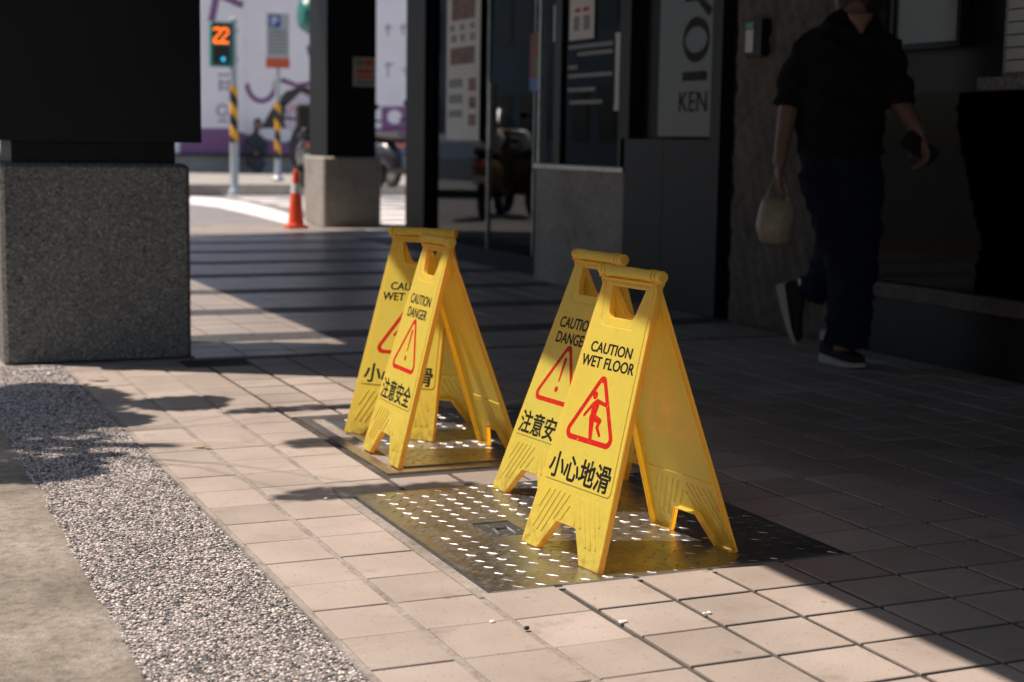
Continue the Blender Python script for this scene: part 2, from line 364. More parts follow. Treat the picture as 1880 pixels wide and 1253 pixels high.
MT = dict(
    tile=m_tile(),
    smooth_tile=m_tile(True),
    mortar=m_concrete('mortar', (0.22,0.195,0.17), (0.31,0.28,0.25), (0.38,0.345,0.315), 6, 0.6),
    grout=m_concrete('dirty_grout', (0.05,0.045,0.04), (0.075,0.067,0.06), (0.11,0.098,0.088), 5, 0.6),
    concrete=m_concrete('old_concrete', (0.155,0.14,0.115), (0.265,0.24,0.20), (0.38,0.35,0.305), 2.9, 1.0),
    pebble=m_pebble(),
    pebblebed=m_concrete('aggregate_bed', (0.10,0.10,0.105), (0.19,0.185,0.18), (0.32,0.30,0.285), 3, 0.6),
    granite=m_speckle('washed_stone', (0.18,0.18,0.163), (0.035,0.035,0.032), (0.38,0.38,0.35), 170, 0.85, 0.7),
    band=m_speckle('dark_pebble_band', (0.05,0.052,0.055), (0.015,0.016,0.018), (0.12,0.12,0.12), 90, 0.7, 0.6),
    asphalt=m_speckle('worn_asphalt', (0.20,0.19,0.185), (0.10,0.10,0.10), (0.30,0.28,0.27), 60, 0.9, 0.4),
    white=plain('road_paint', (0.72,0.70,0.66), 0.7, 0.08, 6),
    black=plain('black_cladding', (0.005,0.005,0.005), 0.5, 0.2, 3, spec=0.25),
    dark=plain('dark_recess', (0.02,0.02,0.02), 0.7, 0.2, 3),
    panel=plain('grey_metal_panel', (0.008,0.009,0.0088), 0.55, 0.12, 4, spec=0.25),
    ceiling=plain('soffit', (0.05,0.05,0.048), 0.9, 0.15, 2),
    facade=plain('upper_facade', (0.32,0.30,0.28), 0.8, 0.15, 1),
    stone=m_concrete('rough_stone', (0.125,0.115,0.10), (0.165,0.15,0.13), (0.205,0.19,0.165), 5, 1.0),
    lowwall=m_concrete('stone_facing', (0.27,0.25,0.225), (0.32,0.30,0.27), (0.37,0.345,0.315), 3, 0.2),
    steel=m_steel('tread_plate', (0.58,0.60,0.62), 0.35, 0.10),
    tread=m_steel('worn_tread', (0.46,0.47,0.48), 0.40, 0.14),
    frame=m_steel('stainless_frame', (0.60,0.56,0.50), 0.38),
    alu=m_steel('aluminium', (0.45,0.46,0.46), 0.35),
    galv=plain('galvanised', (0.42,0.46,0.47), 0.45, 0.1, 8, metal=0.4),
    yellow=m_yellow(),
    ink=plain('black_ink', (0.010,0.010,0.010), 0.65, 0.1, 30, spec=0.15),
    red=plain('red_ink', (0.50,0.010,0.005), 0.55, 0.06, 30, spec=0.2),
    glass=m_glass('shop_glass', 0.40, 0.01, 0.75), mirror=m_glass('dark_glass', 0.05, 0.05, 0.11),
    paper=plain('paper', (0.62,0.60,0.56), 0.7, 0.05, 6),
    grime=plain('grime', (0.035,0.035,0.03), 0.8, 0.4, 40, bmp=0.5),
    leaf=m_leaf(), bark=plain('bark', (0.09,0.065,0.045), 0.9, 0.3, 20, bmp=0.6),
    skin=plain('skin', (0.21,0.115,0.078), 0.55, 0.06, 20),
    hair=plain('hair', (0.012,0.010,0.009), 0.5, 0.2, 60),
    shirt=plain('black_cotton', (0.008,0.008,0.009), 0.9, 0.2, 60, bmp=0.2, spec=0.2),
    denim=plain('navy_denim', (0.009,0.012,0.024), 0.9, 0.2, 90, bmp=0.2, spec=0.2),
    shoe=plain('black_knit', (0.012,0.012,0.013), 0.8, 0.2, 90),
    sole=plain('white_rubber', (0.40,0.39,0.36), 0.6, 0.06, 40),
    bag=plain('cream_plastic_bag', (0.36,0.31,0.21), 0.45, 0.2, 25, bmp=0.6),
    orange=plain('orange_plastic', (0.80,0.085,0.02), 0.45, 0.06, 10),
    teal=plain('teal_paint', (0.015,0.16,0.13), 0.4, 0.1, 6),
    stripe=m_stripe(),
    hoard=plain('white_print', (0.86,0.81,0.80), 0.6, 0.04, 2),
    purple=plain('purple_print', (0.24,0.10,0.22), 0.6, 0.06, 2),
    brown=plain('brown_print', (0.055,0.038,0.035), 0.6, 0.08, 2),
    pink=plain('pale_pink_print', (0.66,0.56,0.60), 0.6, 0.04, 2),
    blue=plain('blue_print', (0.03,0.10,0.35), 0.5, 0.05, 4),
    orangered=plain('orange_red_print', (0.55,0.10,0.035), 0.5, 0.05, 4),
    greyprint=plain('grey_print', (0.20,0.21,0.21), 0.6, 0.1, 20),
    rubber=plain('tyre_rubber', (0.015,0.015,0.015), 0.8, 0.2, 20),
    white_paint=plain('white_enamel', (0.70,0.70,0.70), 0.25, 0.04, 5),
    grey_paint=plain('grey_enamel', (0.03,0.033,0.04), 0.25, 0.08, 5),
    led_orange=plain('lit_orange_led', (0.8,0.2,0.02), 0.5, 0.02, 5, emit=(1.0,0.16,0.015), es=1.6),
    led_cyan=plain('lit_cyan_led', (0.02,0.3,0.5), 0.5, 0.02, 5, emit=(0.02,0.45,0.75), es=1.0),
    lime=plain('lime_vinyl', (0.42,0.60,0.03), 0.5, 0.05, 5),
)
def worn(mt, under):
    t = mt.node_tree; b = t.nodes['Principled BSDF']; src = b.inputs['Base Color'].links[0].from_socket; v = coords(t, False)
    k = ramp(t, [(0.60,(0,0,0)),(0.70,(0.75,0.75,0.75))], noise(t, v, 85, 6, 0.75)); t.links.new(mixc(t, k, src, under), b.inputs['Base Color'])
worn(MT['ink'], (0.42,0.33,0.05)); worn(MT['red'], (0.80,0.42,0.06))

# ================================================================== the setting
# ground: one sheet to the horizon (asphalt)
g = MB(); g.add([(-400,-400,-0.03),(400,-400,-0.03),(400,400,-0.03),(-400,400,-0.03)], [(0,1,2,3)])
tag(g.build('ground', MT['asphalt']), kind='structure')
# old concrete gutter apron along the kerb strip (slightly uneven sheet)
gv = []; gf = []; nu, nv = 30, 520
for j in range(nv+1):
    v = -14+75*j/nv
    edge = 0.16*mnoise.noise(Vector((v*0.6, 3.1, 0)))+0.07*mnoise.noise(Vector((v*2.3, 7.7, 0)))+0.04*mnoise.noise(Vector((v*6.0, 1.2, 0)))
    for i in range(nu+1):
        t = (i/nu)**0.6; u = -9.5+(7.66+edge)*t
        z = 0.0016-0.010*min(1, (1-t)*7)+0.0035*mnoise.noise(Vector((u*0.9, v*0.9, 5)))+0.0012*mnoise.noise(Vector((u*4, v*4, 9)))
        if i == nu: z = -0.006
        gv.append((u*S, v*S, z))
for j in range(nv):
    for i in range(nu): a=j*(nu+1)+i; gf.append((a,a+1,a+nu+2,a+nu+1))
g = MB().add(gv, gf); tag(g.build('gutter_apron', MT['concrete'], smooth=60), kind='structure')

# pavement: mortar bed with loose-laid tiles on it
pav = MB(); pav.tbox(2.55, 19.3, -12, 20.3, -0.6, -0.026)
pavement = tag(pav.build('pavement', MT['grout']), kind='structure')
pb = MB(); pb.tbox(-0.02, 2.548, -12, 20.3, -0.6, -0.016); pb.build('pale_mortar_bed', MT['mortar'], pavement)

def tile_mesh(w_, d_, bev=0.0013):
    t = 0.012; mb = MB(); x, y = w_/2, d_/2
    mb.add([(-x,-y,-t),(x,-y,-t),(x,y,-t),(-x,y,-t),(-x,-y,-bev),(x,-y,-bev),(x,y,-bev),(-x,y,-bev),
            (-x+bev,-y+bev,0),(x-bev,-y+bev,0),(x-bev,y-bev,0),(-x+bev,y-bev,0)],
           [(0,1,5,4),(1,2,6,5),(2,3,7,6),(3,0,4,7),(4,5,9,8),(5,6,10,9),(6,7,11,10),(7,4,8,11),(8,9,10,11)])
    me = mb.mesh('tile'); me.materials.append(MT['tile']); return me
TM = [tile_mesh(S*0.905, S*0.972), tile_mesh(S*0.925, S*0.935), tile_mesh(S*0.92, S*0.955)]
cells = []
for i in range(0, 19):
    for j in range(-12, 20):
        u0, u1, v0, v1 = i, i+1, j, j+1
        if 2 <= i < 7 and 1 <= j < 6: continue
        if 3 <= i < 8 and 7 <= j < 12: continue
        if 3 <= i < 8 and j == 12: v0 = 12.42
        if i == 2 and 7 <= j < 12: u1 = 3.0
        if i == 0: u0 = 0.06
        if -1.3 < u0 < 3.1 and v1 > 19.9: continue
        cells.append((u0, u1, v0, v1))
def view_area(c):
    p = np.array([(c[0]+c[1])/2, (c[2]+c[3])/2, 0.0])-CC; q = CR @ p
    x, y = CF*q[0]/q[2]+940, CF*q[1]/q[2]+626
    inside = q[2] > 1 and -120 < x < 2000 and 0 < y < 1380
    return -q[2] if inside else -1e6-abs(q[2])
cells.sort(key=view_area, reverse=True)
rest = MB()
for n_, (u0, u1, v0, v1) in enumerate(cells):
    c = ((u0+u1)/2*S, (v0+v1)/2*S); sx, sy = (u1-u0), (v1-v0)
    me = TM[0] if u0 < 3 else TM[1 if n_ % 3 else 2]
    dx, dy = random.uniform(-.0012,.0012), random.uniform(-.0012,.0012); dz = random.uniform(-.0006,.0008); rz = random.uniform(-.006,.006)
    if n_ < 299:
        o = bpy.data.objects.new('tile', me); o.location = (c[0]+dx, c[1]+dy, dz); o.scale = (sx, sy, 1)
        o.rotation_euler = (random.uniform(-.003,.003), random.uniform(-.003,.003), rz); link(o, pavement)
    else:
        mm = Matrix.Translation((c[0]+dx, c[1]+dy, dz)) @ Matrix.Rotation(rz, 4, 'Z') @ Matrix.Diagonal((sx, sy, 1, 1))
        rest.add([p.co for p in me.vertices], [tuple(p.vertices) for p in me.polygons], mm)
tag(rest.build('tile_field', MT['tile'], pavement), kind='stuff')

# exposed-aggregate kerb strip: bed + loose pebbles
st = MB(); st.tbox(-1.95, 0.03, -12, 20.5, -0.5, -0.012)
strip = tag(st.build('aggregate_strip', MT['pebblebed']), kind='structure')
ico = bmesh.new(); bmesh.ops.create_icosphere(ico, subdivisions=1, radius=1.0)
IV = np.array([v.co[:] for v in ico.verts]); IF = np.array([[v.index for v in f.verts] for f in ico.faces]); ico.free()
def pebbles(u0, u1, v0, v1, pitch, rmin, rmax):
    nx = int((u1-u0)*S/pitch); ny = int((v1-v0)*S/pitch)
    X, Y = np.meshgrid(np.arange(nx), np.arange(ny)); X = X.ravel()*1.0+(Y.ravel()%2)*0.5; Y = Y.ravel()*1.0
    n = len(X); px = u0*S+(X+rng.uniform(-.45,.45,n))*pitch; py = v0*S+(Y+rng.uniform(-.45,.45,n))*pitch
    keep = rng.random(n) > 0.06; px, py = px[keep], py[keep]; n = len(px)
    r = rng.uniform(rmin, rmax, n); th = rng.uniform(0, 2*np.pi, n); asp = rng.uniform(0.6, 1.0, n)
    V = IV[None]*np.stack([r, r*asp, r*rng.uniform(.28,.5,n)], 1)[:,None,:]
    V = V*(1+rng.uniform(-.14,.14,(n,len(IV),1)))
    c, s_ = np.cos(th)[:,None], np.sin(th)[:,None]
    V = np.stack([V[...,0]*c-V[...,1]*s_, V[...,0]*s_+V[...,1]*c, V[...,2]], -1)
    V += np.stack([px, py, -0.0018+rng.uniform(-.0010,.0010,n)], 1)[:,None,:]
    F = (IF[None]+(np.arange(n)*len(IV))[:,None,None]).reshape(-1,3); return V.reshape(-1,3), F
def np_mesh(name, V, F, mat):
    me = bpy.data.meshes.new(name); me.vertices.add(len(V)); me.vertices.foreach_set('co', V.astype(np.float32).ravel())
    me.loops.add(F.size); me.loops.foreach_set('vertex_index', F.astype(np.int32).ravel())
    me.polygons.add(len(F)); me.polygons.foreach_set('loop_start', np.arange(0, F.size, F.shape[1], dtype=np.int32))
    me.update(calc_edges=True); me.materials.append(mat); me.polygons.foreach_set('use_smooth', [True]*len(F)); return me
V, F = pebbles(-1.93, 0.03, -5, 20.4, 0.0068, 0.0025, 0.0056)
tag(link(bpy.data.objects.new('pebbles', np_mesh('pebbles', V, F, MT['pebble'])), strip), kind='stuff')

# farther pavement, behind the pillar: larger smooth tiles with dark pebble bands
fp = MB(); fp.prism([(-2.0*S,20.3*S),(19.3*S,20.3*S),(19.3*S,37*S),(30*S,37*S),(60*S,72*S),(14*S,72.2*S),(4*S,68*S),(-2.0*S,60*S)], -0.10, -0.008)
far_pav = tag(fp.build('farther_pavement', MT['mortar']), kind='structure')
bands = [23.7+5.76*k for k in range(8)]
fmesh = tile_mesh(S*1.17, S*0.93); seen = []
v = 20.35; rowv = []
for b in bands:
    lo = v; hi = b-0.72; k = max(1, round((hi-lo)/0.98))
    for q in range(k): rowv.append((lo+(hi-lo)*q/k, lo+(hi-lo)*(q+1)/k))
    v = b+0.72
rowv.append((v, v+1.2)); rowv.append((v+1.2, v+2.4)); rowv.append((v+2.4, v+3.6))
rest = MB(); nt_ = 0
for (a, b) in rowv:
    for i in range(-2, 30):
        u = -1.9+1.22*i; uc, vc = u+.61, (a+b)/2
        if -1.3 < uc < 3.3 and vc < 24: continue
        if uc > 18.8 and vc < 37.2: continue
        if uc > 22.8 and vc < 69: continue
        if vc > 60+(uc+2)*0.55: continue
        dz = random.uniform(-.0006,.0008)
        rest.add([(p.co.x*1.0+uc*S, p.co.y*(b-a)+vc*S, p.co.z+0.002+dz) for p in fmesh.vertices], [tuple(p.vertices) for p in fmesh.polygons])
tag(rest.build('tile_field', MT['smooth_tile'], far_pav), kind='stuff')
for b in bands:
    x1 = 18.9 if b < 37 else 22.9
    mb = MB(); mb.tbox(-1.9 if b > 25 else 3.2, x1, b-0.70, b+0.70, -0.05, 0.008)
    o = mb.build('pebble_band', MT['band'], far_pav)
# kerb edge of that corner and the street markings
mb = MB(); mb.prism([(14*S,72.25*S),(60*S,72.05*S),(60*S,73.4*S),(14*S,73.6*S),(4*S,69.4*S),(-2*S,61.4*S),(-2*S,60.05*S),(4*S,68.05*S)], -0.10, -0.004)
tag(mb.build('kerb', MT['lowwall']), kind='structure')
Z0 = -0.026
up = [(23.5,118),(25.0,114.3),(25.4,106.7),(24.6,95.4),(23.6,85.9),(22.6,76.5)]
lo = [(20.4,103.5),(21.3,98.2),(21.1,89.1),(20.7,80.6),(20.4,74.4)]
mb = MB(); poly = lo[::-1]+[]; pts = [(a*S,b*S,Z0) for a,b in up]+[(a*S,b*S,Z0) for a,b in lo[::-1]]
nU = len(up); quads = [(0, 1, nU+3, nU+4), (1, 2, nU+2, nU+3), (2, 3, nU+1, nU+2), (3, 4, nU, nU+1), (4, 5, nU)]
mb.add(pts, quads); tag(mb.build('road_marking', MT['white']), kind='structure')
for k in range(9):
    a = 75.2+k*6.0; mb = MB(); mb.add([(26.5*S,a*S,Z0),(46*S,a*S,Z0),(46*S,(a+3.0)*S,Z0),(26.5*S,(a+3.0)*S,Z0)], [(0,1,2,3)])
    tag(mb.build('crossing_bar', MT['white']), kind='structure')
# far pavement beyond the street, with its kerb and low wall
mb = MB(); mb.tbox(0, 160, 119, 164, -0.2, 0.85); tag(mb.build('far_pavement', MT['lowwall']), kind='structure')

# ================================================================== arcade building
bld = empty('arcade_building', (19*S, 20*S, 0))
tag(bld, 'dark arcade building with recessed glass shop entrance over the shaded pavement', 'building')
bld_off = Vector((19*S, 20*S, 0))
def bpart(name, mb, mat, parent=None, smooth=None):
    mb.v = [tuple(Vector(p)-bld_off) for p in mb.v]
    return mb.build(name, mat, parent if parent is not None else bld, smooth)
HC = 18.9
# ceiling slab with the cut corner, dropped beam, upper storeys
mb = MB(); mb.prism([(-1.13*S,-70*S),(40*S,-70*S),(40*S,83.3*S),(16*S,73*S),(4.5*S,68*S),(-1.13*S,65.5*S)], HC*S, (HC+2)*S); bpart('ceiling', mb, MT['ceiling'])
mb = MB(); mb.tbox(-1.13, 2.6, -70, 20.5, 15.8, HC-0.02); bpart('beam', mb, MT['ceiling'])
mb = MB(); mb.tbox(-1.0, 40, -70, 65.4, HC+2.02, HC+50); bpart('upper_storeys', mb, MT['facade'])
# back wall of the arcade, from right to left
def wall(name, v0, v1, z0, z1, mat, u=19.0, d=0.5): mb = MB(); mb.tbox(u, u+d, v0, v1, z0, z1); return bpart(name, mb, mat)
wall('plinth', -70, 16.98, 0, 1.38, MT['black'])
for k in range(10):
    a = 16.98-k*3.1; mb = MB(); mb.tbox(18.93, 19.5, a-3.08, a, 1.40, 1.76); bpart('ledge_stone', mb, MT['stone'])
wall('wall_backing', -70, 16.98, 1.78, HC-0.02, MT['black'], 19.25, 0.4)
w1 = wall('shop_window', -70, 16.9, 1.80, 6.28, MT['mirror'], 19.08, 0.03); w1['label'] = 'dark reflective shop window above the stone ledge'
# framed frosted opening and shuttered window
def frame_of(name, v0, v1, z0, z1, mat, fm, t=0.14, u=19.0, ledge=None):
    mb = MB(); mb.tbox(u+0.02, u+0.14, v0, v1, z0, z1); win = bpart(name, mb, mat)
    mb = MB(); mb.tbox(u-0.06, u+0.20, v0-t, v0, z0-t, z1+t); mb.tbox(u-0.06, u+0.20, v1, v1+t, z0-t, z1+t)
    mb.tbox(u-0.058, u+0.198, v0, v1, z0-t, z0); mb.tbox(u-0.058, u+0.198, v0, v1, z1, z1+t); bpart('frame', mb, fm, win).parent = win
    return win
frame_of('frosted_window', 14.1, 16.4, 7.45, 11.5, plain('frosted_glass', (0.20,0.23,0.215), 0.45, 0.05, 3), MT['panel'])
lw = frame_of('shutter_window', 9.0, 12.42, 6.66, 11.5, MT['dark'], MT['lowwall'], 0.07)
sl = plain('shutter_slat', (0.42,0.44,0.42), 0.5, 0.06, 5)
for k in range(18):
    mb = MB(); z = 6.68+k*0.27; mb.tbox(18.93, 19.0, 9.0, 12.40, z, z+0.24); bpart('slat', mb, sl, lw)
mb = MB(); mb.tbox(18.7, 19.0, 8.6, 13.0, 6.30, 6.58); bpart('window_sill', mb, MT['granite'])
# stone column with rough face (displaced grid), black gap, metal panel wall
nv_, nz_ = 60, 110; vs = []; fs = []
for j in range(nz_+1):
    for i in range(nv_+1):
        vv = 17.0+6.4*i/nv_; zz = (HC-0.02)*j/nz_
        joint = 0.05 if abs((zz % 3.3)-0.05) < 0.07 else 0
        r = 0.05*(math.sin(vv*9.1+zz*3.3)*math.sin(zz*7.7-vv*2.1)+0.7*random.uniform(-1,1))
        vs.append(((18.94+r+joint)*S, vv*S, zz*S))
for j in range(nz_):
    for i in range(nv_): a=j*(nv_+1)+i; fs.append((a,a+nv_+1,a+nv_+2,a+1))
mb = MB().add(vs, fs); mb.tbox(19.05, 19.6, 17.0, 23.4, 0, HC-0.02); bpart('stone_facing', mb, MT['stone'], smooth=60)
wall('dark_gap', 23.42, 24.15, 0, HC-0.02, MT['dark'], 19.3, 0.3)
mb = MB(); mb.tbox(18.9, 19.5, 24.16, 27.4, 0, 5.15); bpart('panel', mb, MT['panel'])
mb = MB(); mb.tbox(18.9, 19.5, 27.43, 30.0, 0, 5.15); bpart('panel', mb, MT['panel'])
mb = MB(); mb.tbox(18.9, 19.5, 24.16, 24.72, 5.16, HC-0.02); bpart('panel', mb, MT['panel'])
mb = MB(); mb.tbox(18.9, 19.5, 29.75, 30.45, 5.16, HC-0.02); bpart('panel', mb, MT['panel'])
wall('sign_recess', 24.73, 29.74, 5.17, HC-0.02, MT['black'], 19.35, 0.2)
# low wall and window above
wall('low_wall', 30.02, 36.95, 0, 4.05, MT['lowwall'], 18.95, 0.6)
mb = MB(); mb.tbox(18.85, 19.5, 30.02, 37.0, 4.07, 4.22); bpart('window_sill', mb, MT['alu'])
mb = MB(); mb.tbox(19.12, 19.18, 30.46, 37.0, 4.23, HC-0.04); bpart('shop_window', mb, MT['glass'])
for vv, wd in ((35.1, 0.55), (36.85, 0.14), (30.47, 0.2)):
    mb = MB(); mb.tbox(19.0, 19.11, vv, vv+wd, 4.23, HC-0.04); bpart('mullion', mb, MT['black'] if wd != 0.14 else MT['alu'])
# recessed entrance: glazing line at u = 23
for k, (a, b) in enumerate(((37.2, 41.4), (41.5, 45.9), (46.0, 51.0), (51.1, 58.3))):
    mb = MB(); mb.tbox(23.0, 23.06, a, b, 0.12, HC-0.04); bpart('shop_window', mb, MT['glass'])
    mb = MB(); mb.tbox(22.9, 23.16, b, b+0.1 if k < 3 else b+0.15, 0.1, HC-0.04); bpart('mullion', mb, MT['alu'] if k in (1, 2) else MT['black'])
mb = MB(); mb.tbox(22.85, 23.2, 37.1, 58.4, 0.0, 0.10); bpart('threshold', mb, MT['panel'])
mb = MB(); mb.tbox(22.8, 23.3, 50.6, 50.75, 4.6, 7.6); bpart('door_handle', mb, MT['alu'])
mb = MB(); mb.tbox(19.5, 23.0, 36.6, 37.05, 0, HC-0.04); bpart('return_wall', mb, MT['dark'])
mb = MB(); mb.tbox(22.6, 24.6, 58.5, 61.2, 0, HC-0.04); bpart('corner_column', mb, MT['black'])
# inside of the shop: dim room behind the glass, counter and shelves
mb = MB(); mb.tbox(38, 38.5, 24, 62, 0, HC-0.05); bpart('inner_wall', mb, MT['dark'])
mb = MB(); mb.tbox(19.6, 38, 24, 24.4, 0, HC-0.05); bpart('inner_wall', mb, MT['dark'])
mb = MB(); mb.tbox(24.6, 38.5, 60.6, 61.1, 0, HC-0.05); bpart('inner_wall', mb, MT['dark'])
mb = MB(); mb.tbox(28, 31, 40, 52, 0, 5.4); bpart('counter', mb, MT['panel'])
mb = MB(); mb.tbox(19.6, 38, 30, 61, -0.04, 0.02); bpart('inner_floor', mb, MT['dark'])

# buildings added across the street, unseen: block low sky, the last two for reflections
for k, (v0, v1, h, col) in enumerate(((-75, -22, 80, (0.16,0.155,0.15)), (-21.7, 34, 96, (0.20,0.19,0.175)), (34.3, 88, 78, (0.15,0.16,0.165)), (168, 232, 92, (0.26,0.255,0.24)), (233, 330, 120, (0.30,0.32,0.32)))):
    e = empty('added_building', M3((-62, (v0+v1)/2, 0)))
    tag(e, ('low dark building added across the street behind the viewer to block sky', 'tall beige building added across the street, unseen, to block low sky', 'grey corner building added across the street, unseen, to block low sky', 'brown building added past the crossing to fill the shop glass reflection', 'tall grey building added down the street to fill the shop glass reflection')[k], 'building', 'added buildings across the street')
    hl = (v1-v0)/2; mb = MB(); mb.tbox(-14, 0, -hl, hl, 0, h); mb.build('wall', plain('street_wall', col, 0.8, 0.15, 0.6), e)
    wm = plain('window_glass', (0.03,0.035,0.04), 0.08, 0.1, 1)
    for fl in range(int(h/17)):
        for q in range(int(hl*2/9)):
            mb = MB(); y = -hl+2+q*9; mb.tbox(0.02, 0.2, y, y+5.5, 5+fl*17, 13+fl*17); mb.build('window', wm, e)

# ================================================================== pillars
def pillar(u0, u1, v0, v1, hb, label, over=0.2, gap=0.5, stone='granite'):
    c = empty('arcade_pillar', ((u0+u1)/2*S, (v0+v1)/2*S, 0)); tag(c, label, 'pillar', 'pillars of the arcade')
    hx, hy = (u1-u0)/2*S, (v1-v0)/2*S
    mb = MB(); mb.cbox(-hx, hx, -hy, hy, 0, hb*S, 0.016); mb.build('stone_base', MT[stone], c, 40)
    mb = MB(); mb.box(-hx+0.05, hx-0.05, -hy+0.05, hy-0.05, hb*S, (hb+gap)*S+0.01); mb.build('neck', MT['black'], c)
    o = over*S
    mb = MB(); mb.box(-hx-o, hx+o, -hy-o, hy+o, (hb+gap)*S, (HC-0.01)*S); mb.build('metal_cladding', MT['black'], c)
    return c
pillar(-1.13, 3.0, 20.8, 23.7, 4.4, 'nearest black clad pillar on a speckled stone base at the left', 0.22, 0.48)
p2 = pillar(21.0, 24.4, 70.4, 74.4, 3.95, 'distant black pillar on a pale stone base beside the orange cone', -0.25, 0.0, 'lowwall')

# ================================================================== steel access covers
def tread(u0, u1, v0, v1, z):
    """raised lozenges of a tread plate, alternating directions, one mesh"""
    n = 9; prof = []
    L_, W_, H_ = 0.0165, 0.0021, 0.0013
    base = []; top = []
    for k in range(12):
        th = 2*math.pi*k/12; base.append((L_*math.cos(th), W_*math.sin(th)*(1-0.25*abs(math.cos(th))), 0)); top.append((0.62*L_*math.cos(th), 0.42*W_*math.sin(th), H_))
    vs0 = base+top; fs0 = [(k,(k+1)%12,12+(k+1)%12,12+k) for k in range(12)]+[tuple(range(12,24))]
    mb = MB(); p = 0.0515
    nx = int((u1-u0)*S/p)+1; ny = int((v1-v0)*S/p)+1
    for i in range(-1, nx*2+2):
        for j in range(-1, ny*2+2):
            if (i+j) % 2: continue
            x = u0*S+0.012+i*p/2; y = v0*S+0.014+j*p/2
            ang = -math.pi/4 if i % 2 == 0 else math.pi/4
            if not (u0*S+0.012 < x < u1*S-0.012 and v0*S+0.012 < y < v1*S-0.012): continue
            if TREAD_HOLE and TREAD_HOLE[0] < x < TREAD_HOLE[1] and TREAD_HOLE[2] < y < TREAD_HOLE[3]: continue
            wr = random.uniform(.65, 1.1) if random.random() > .05 else .35
            mb.add(vs0, fs0, Matrix.Translation((x+random.uniform(-.0006,.0006), y+random.uniform(-.0006,.0006), z-0.0001)) @ Matrix.Rotation(ang+random.uniform(-.05,.05), 4, 'Z') @ Matrix.Diagonal((random.uniform(.85,1.08), random.uniform(.8,1.15), wr, 1)))
    return mb
TREAD_HOLE = (3.02*S, 3.75*S, 3.05*S, 4.08*S)
c1 = empty('access_cover', (2.18*S, 0.97*S, 0)); tag(c1, 'large steel tread plate cover under the two front caution signs', 'access cover', 'steel access covers in the pavement')
def cpart(name, mb, mat, par, off, smooth=None):
    mb.v = [tuple(Vector(p)-off) for p in mb.v]; return mb.build(name, mat, par, smooth)
off1 = Vector((2.18*S, 0.97*S, 0))
mb = MB(); a, b, c, d = 2.18, 6.98, 0.97, 6.05; zt = 0.003
H_ = (3.12, 3.64, 3.17, 3.95)
for (x0, x1, y0, y1) in ((a, H_[0], c, d), (H_[1], b, c, d), (H_[0], H_[1], c, H_[2]), (H_[0], H_[1], H_[3], d)):
    mb.add([(x0*S,y0*S,zt),(x1*S,y0*S,zt),(x1*S,y1*S,zt),(x0*S,y1*S,zt)], [(0,1,2,3)])
for (p_, q_) in (((a,c),(b,c)), ((b,c),(b,d)), ((b,d),(a,d)), ((a,d),(a,c)), ((H_[0],H_[2]),(H_[0],H_[3])), ((H_[0],H_[3]),(H_[1],H_[3])), ((H_[1],H_[3]),(H_[1],H_[2])), ((H_[1],H_[2]),(H_[0],H_[2]))):
    mb.add([(p_[0]*S,p_[1]*S,-0.006),(q_[0]*S,q_[1]*S,-0.006),(q_[0]*S,q_[1]*S,zt),(p_[0]*S,p_[1]*S,zt)], [(0,1,2,3)])
cpart('plate', mb, MT['steel'], c1, off1)
tag(cpart('tread_pattern', tread(2.18, 6.98, 0.97, 6.05, zt), MT['tread'], c1, off1, 50), kind='stuff')
mb = MB(); mb.tbox(3.10, 3.66, 3.15, 3.97, -0.08, -0.02); cpart('handle_recess', mb, MT['grime'], c1, off1)
mb = MB(); mb.tube([M3((3.28,3.35,-.012)), M3((3.30,3.60,.006)), M3((3.50,3.62,.004)), M3((3.52,3.40,-.012))], 0.004, 8); cpart('lift_handle', mb, MT['steel'], c1, off1)
mb = MB()
for k in range(26):
    q = Vector((random.uniform(3.14,3.62)*S, random.uniform(3.19,3.93)*S, -0.0022)); r = random.uniform(.002,.007)
    mb.ball(q, (r, r*random.uniform(.5,1), r*.5), 6, 4)
tag(cpart('debris', mb, MT['pebblebed'], c1, off1), kind='stuff')
mb = MB(); mb.tbox(2.14, 7.02, 0.93, 6.09, -0.05, -0.0045); cpart('joint_grime', mb, MT['grime'], c1, off1)
mb = MB(); mb.tbox(1.98, 7.06, 0.86, 0.928, -0.06, -0.004); mb.tbox(1.98, 2.138, 0.929, 6.2, -0.06, -0.006); mb.tbox(2.139, 7.06, 6.092, 6.2, -0.06, -0.004); mb.tbox(7.022, 7.06, 0.929, 6.091, -0.06, -0.004)
cpart('mortar_surround', mb, MT['mortar'], c1, off1)

TREAD_HOLE = None
c2 = empty('access_cover', (3.1*S, 7.28*S, 0)); tag(c2, 'steel framed tread plate cover under the two rear caution signs', 'access cover', 'steel access covers in the pavement')
off2 = Vector((3.1*S, 7.28*S, 0))
mb = MB(); a, b, c, d = 3.1, 8.0, 7.28, 12.31; t_ = 0.20
mb.tbox(a, b, c, c+t_, -0.07, 0.010); mb.tbox(a, b, d-t_, d, -0.07, 0.010); mb.tbox(a, a+t_, c+t_, d-t_, -0.07, 0.0101); mb.tbox(b-t_, b, c+t_, d-t_, -0.07, 0.0101)
cpart('frame', mb, MT['frame'], c2, off2)
mb = MB(); mb.tbox(a+t_+.005, b-t_-.005, c+t_+.005, d-t_-.005, -0.05, -0.011); cpart('mortar_gap', mb, MT['mortar'], c2, off2)
mb = MB(); mb.tbox(a+t_+0.22, b-t_-0.1, c+t_+0.16, d-t_-0.1, -0.018, 0.016); cpart('plate', mb, MT['steel'], c2, off2)
tag(cpart('tread_pattern', tread(a+t_+0.22, b-t_-0.1, c+t_+0.16, d-t_-0.1, 0.016*S), MT['tread'], c2, off2, 50), kind='stuff')

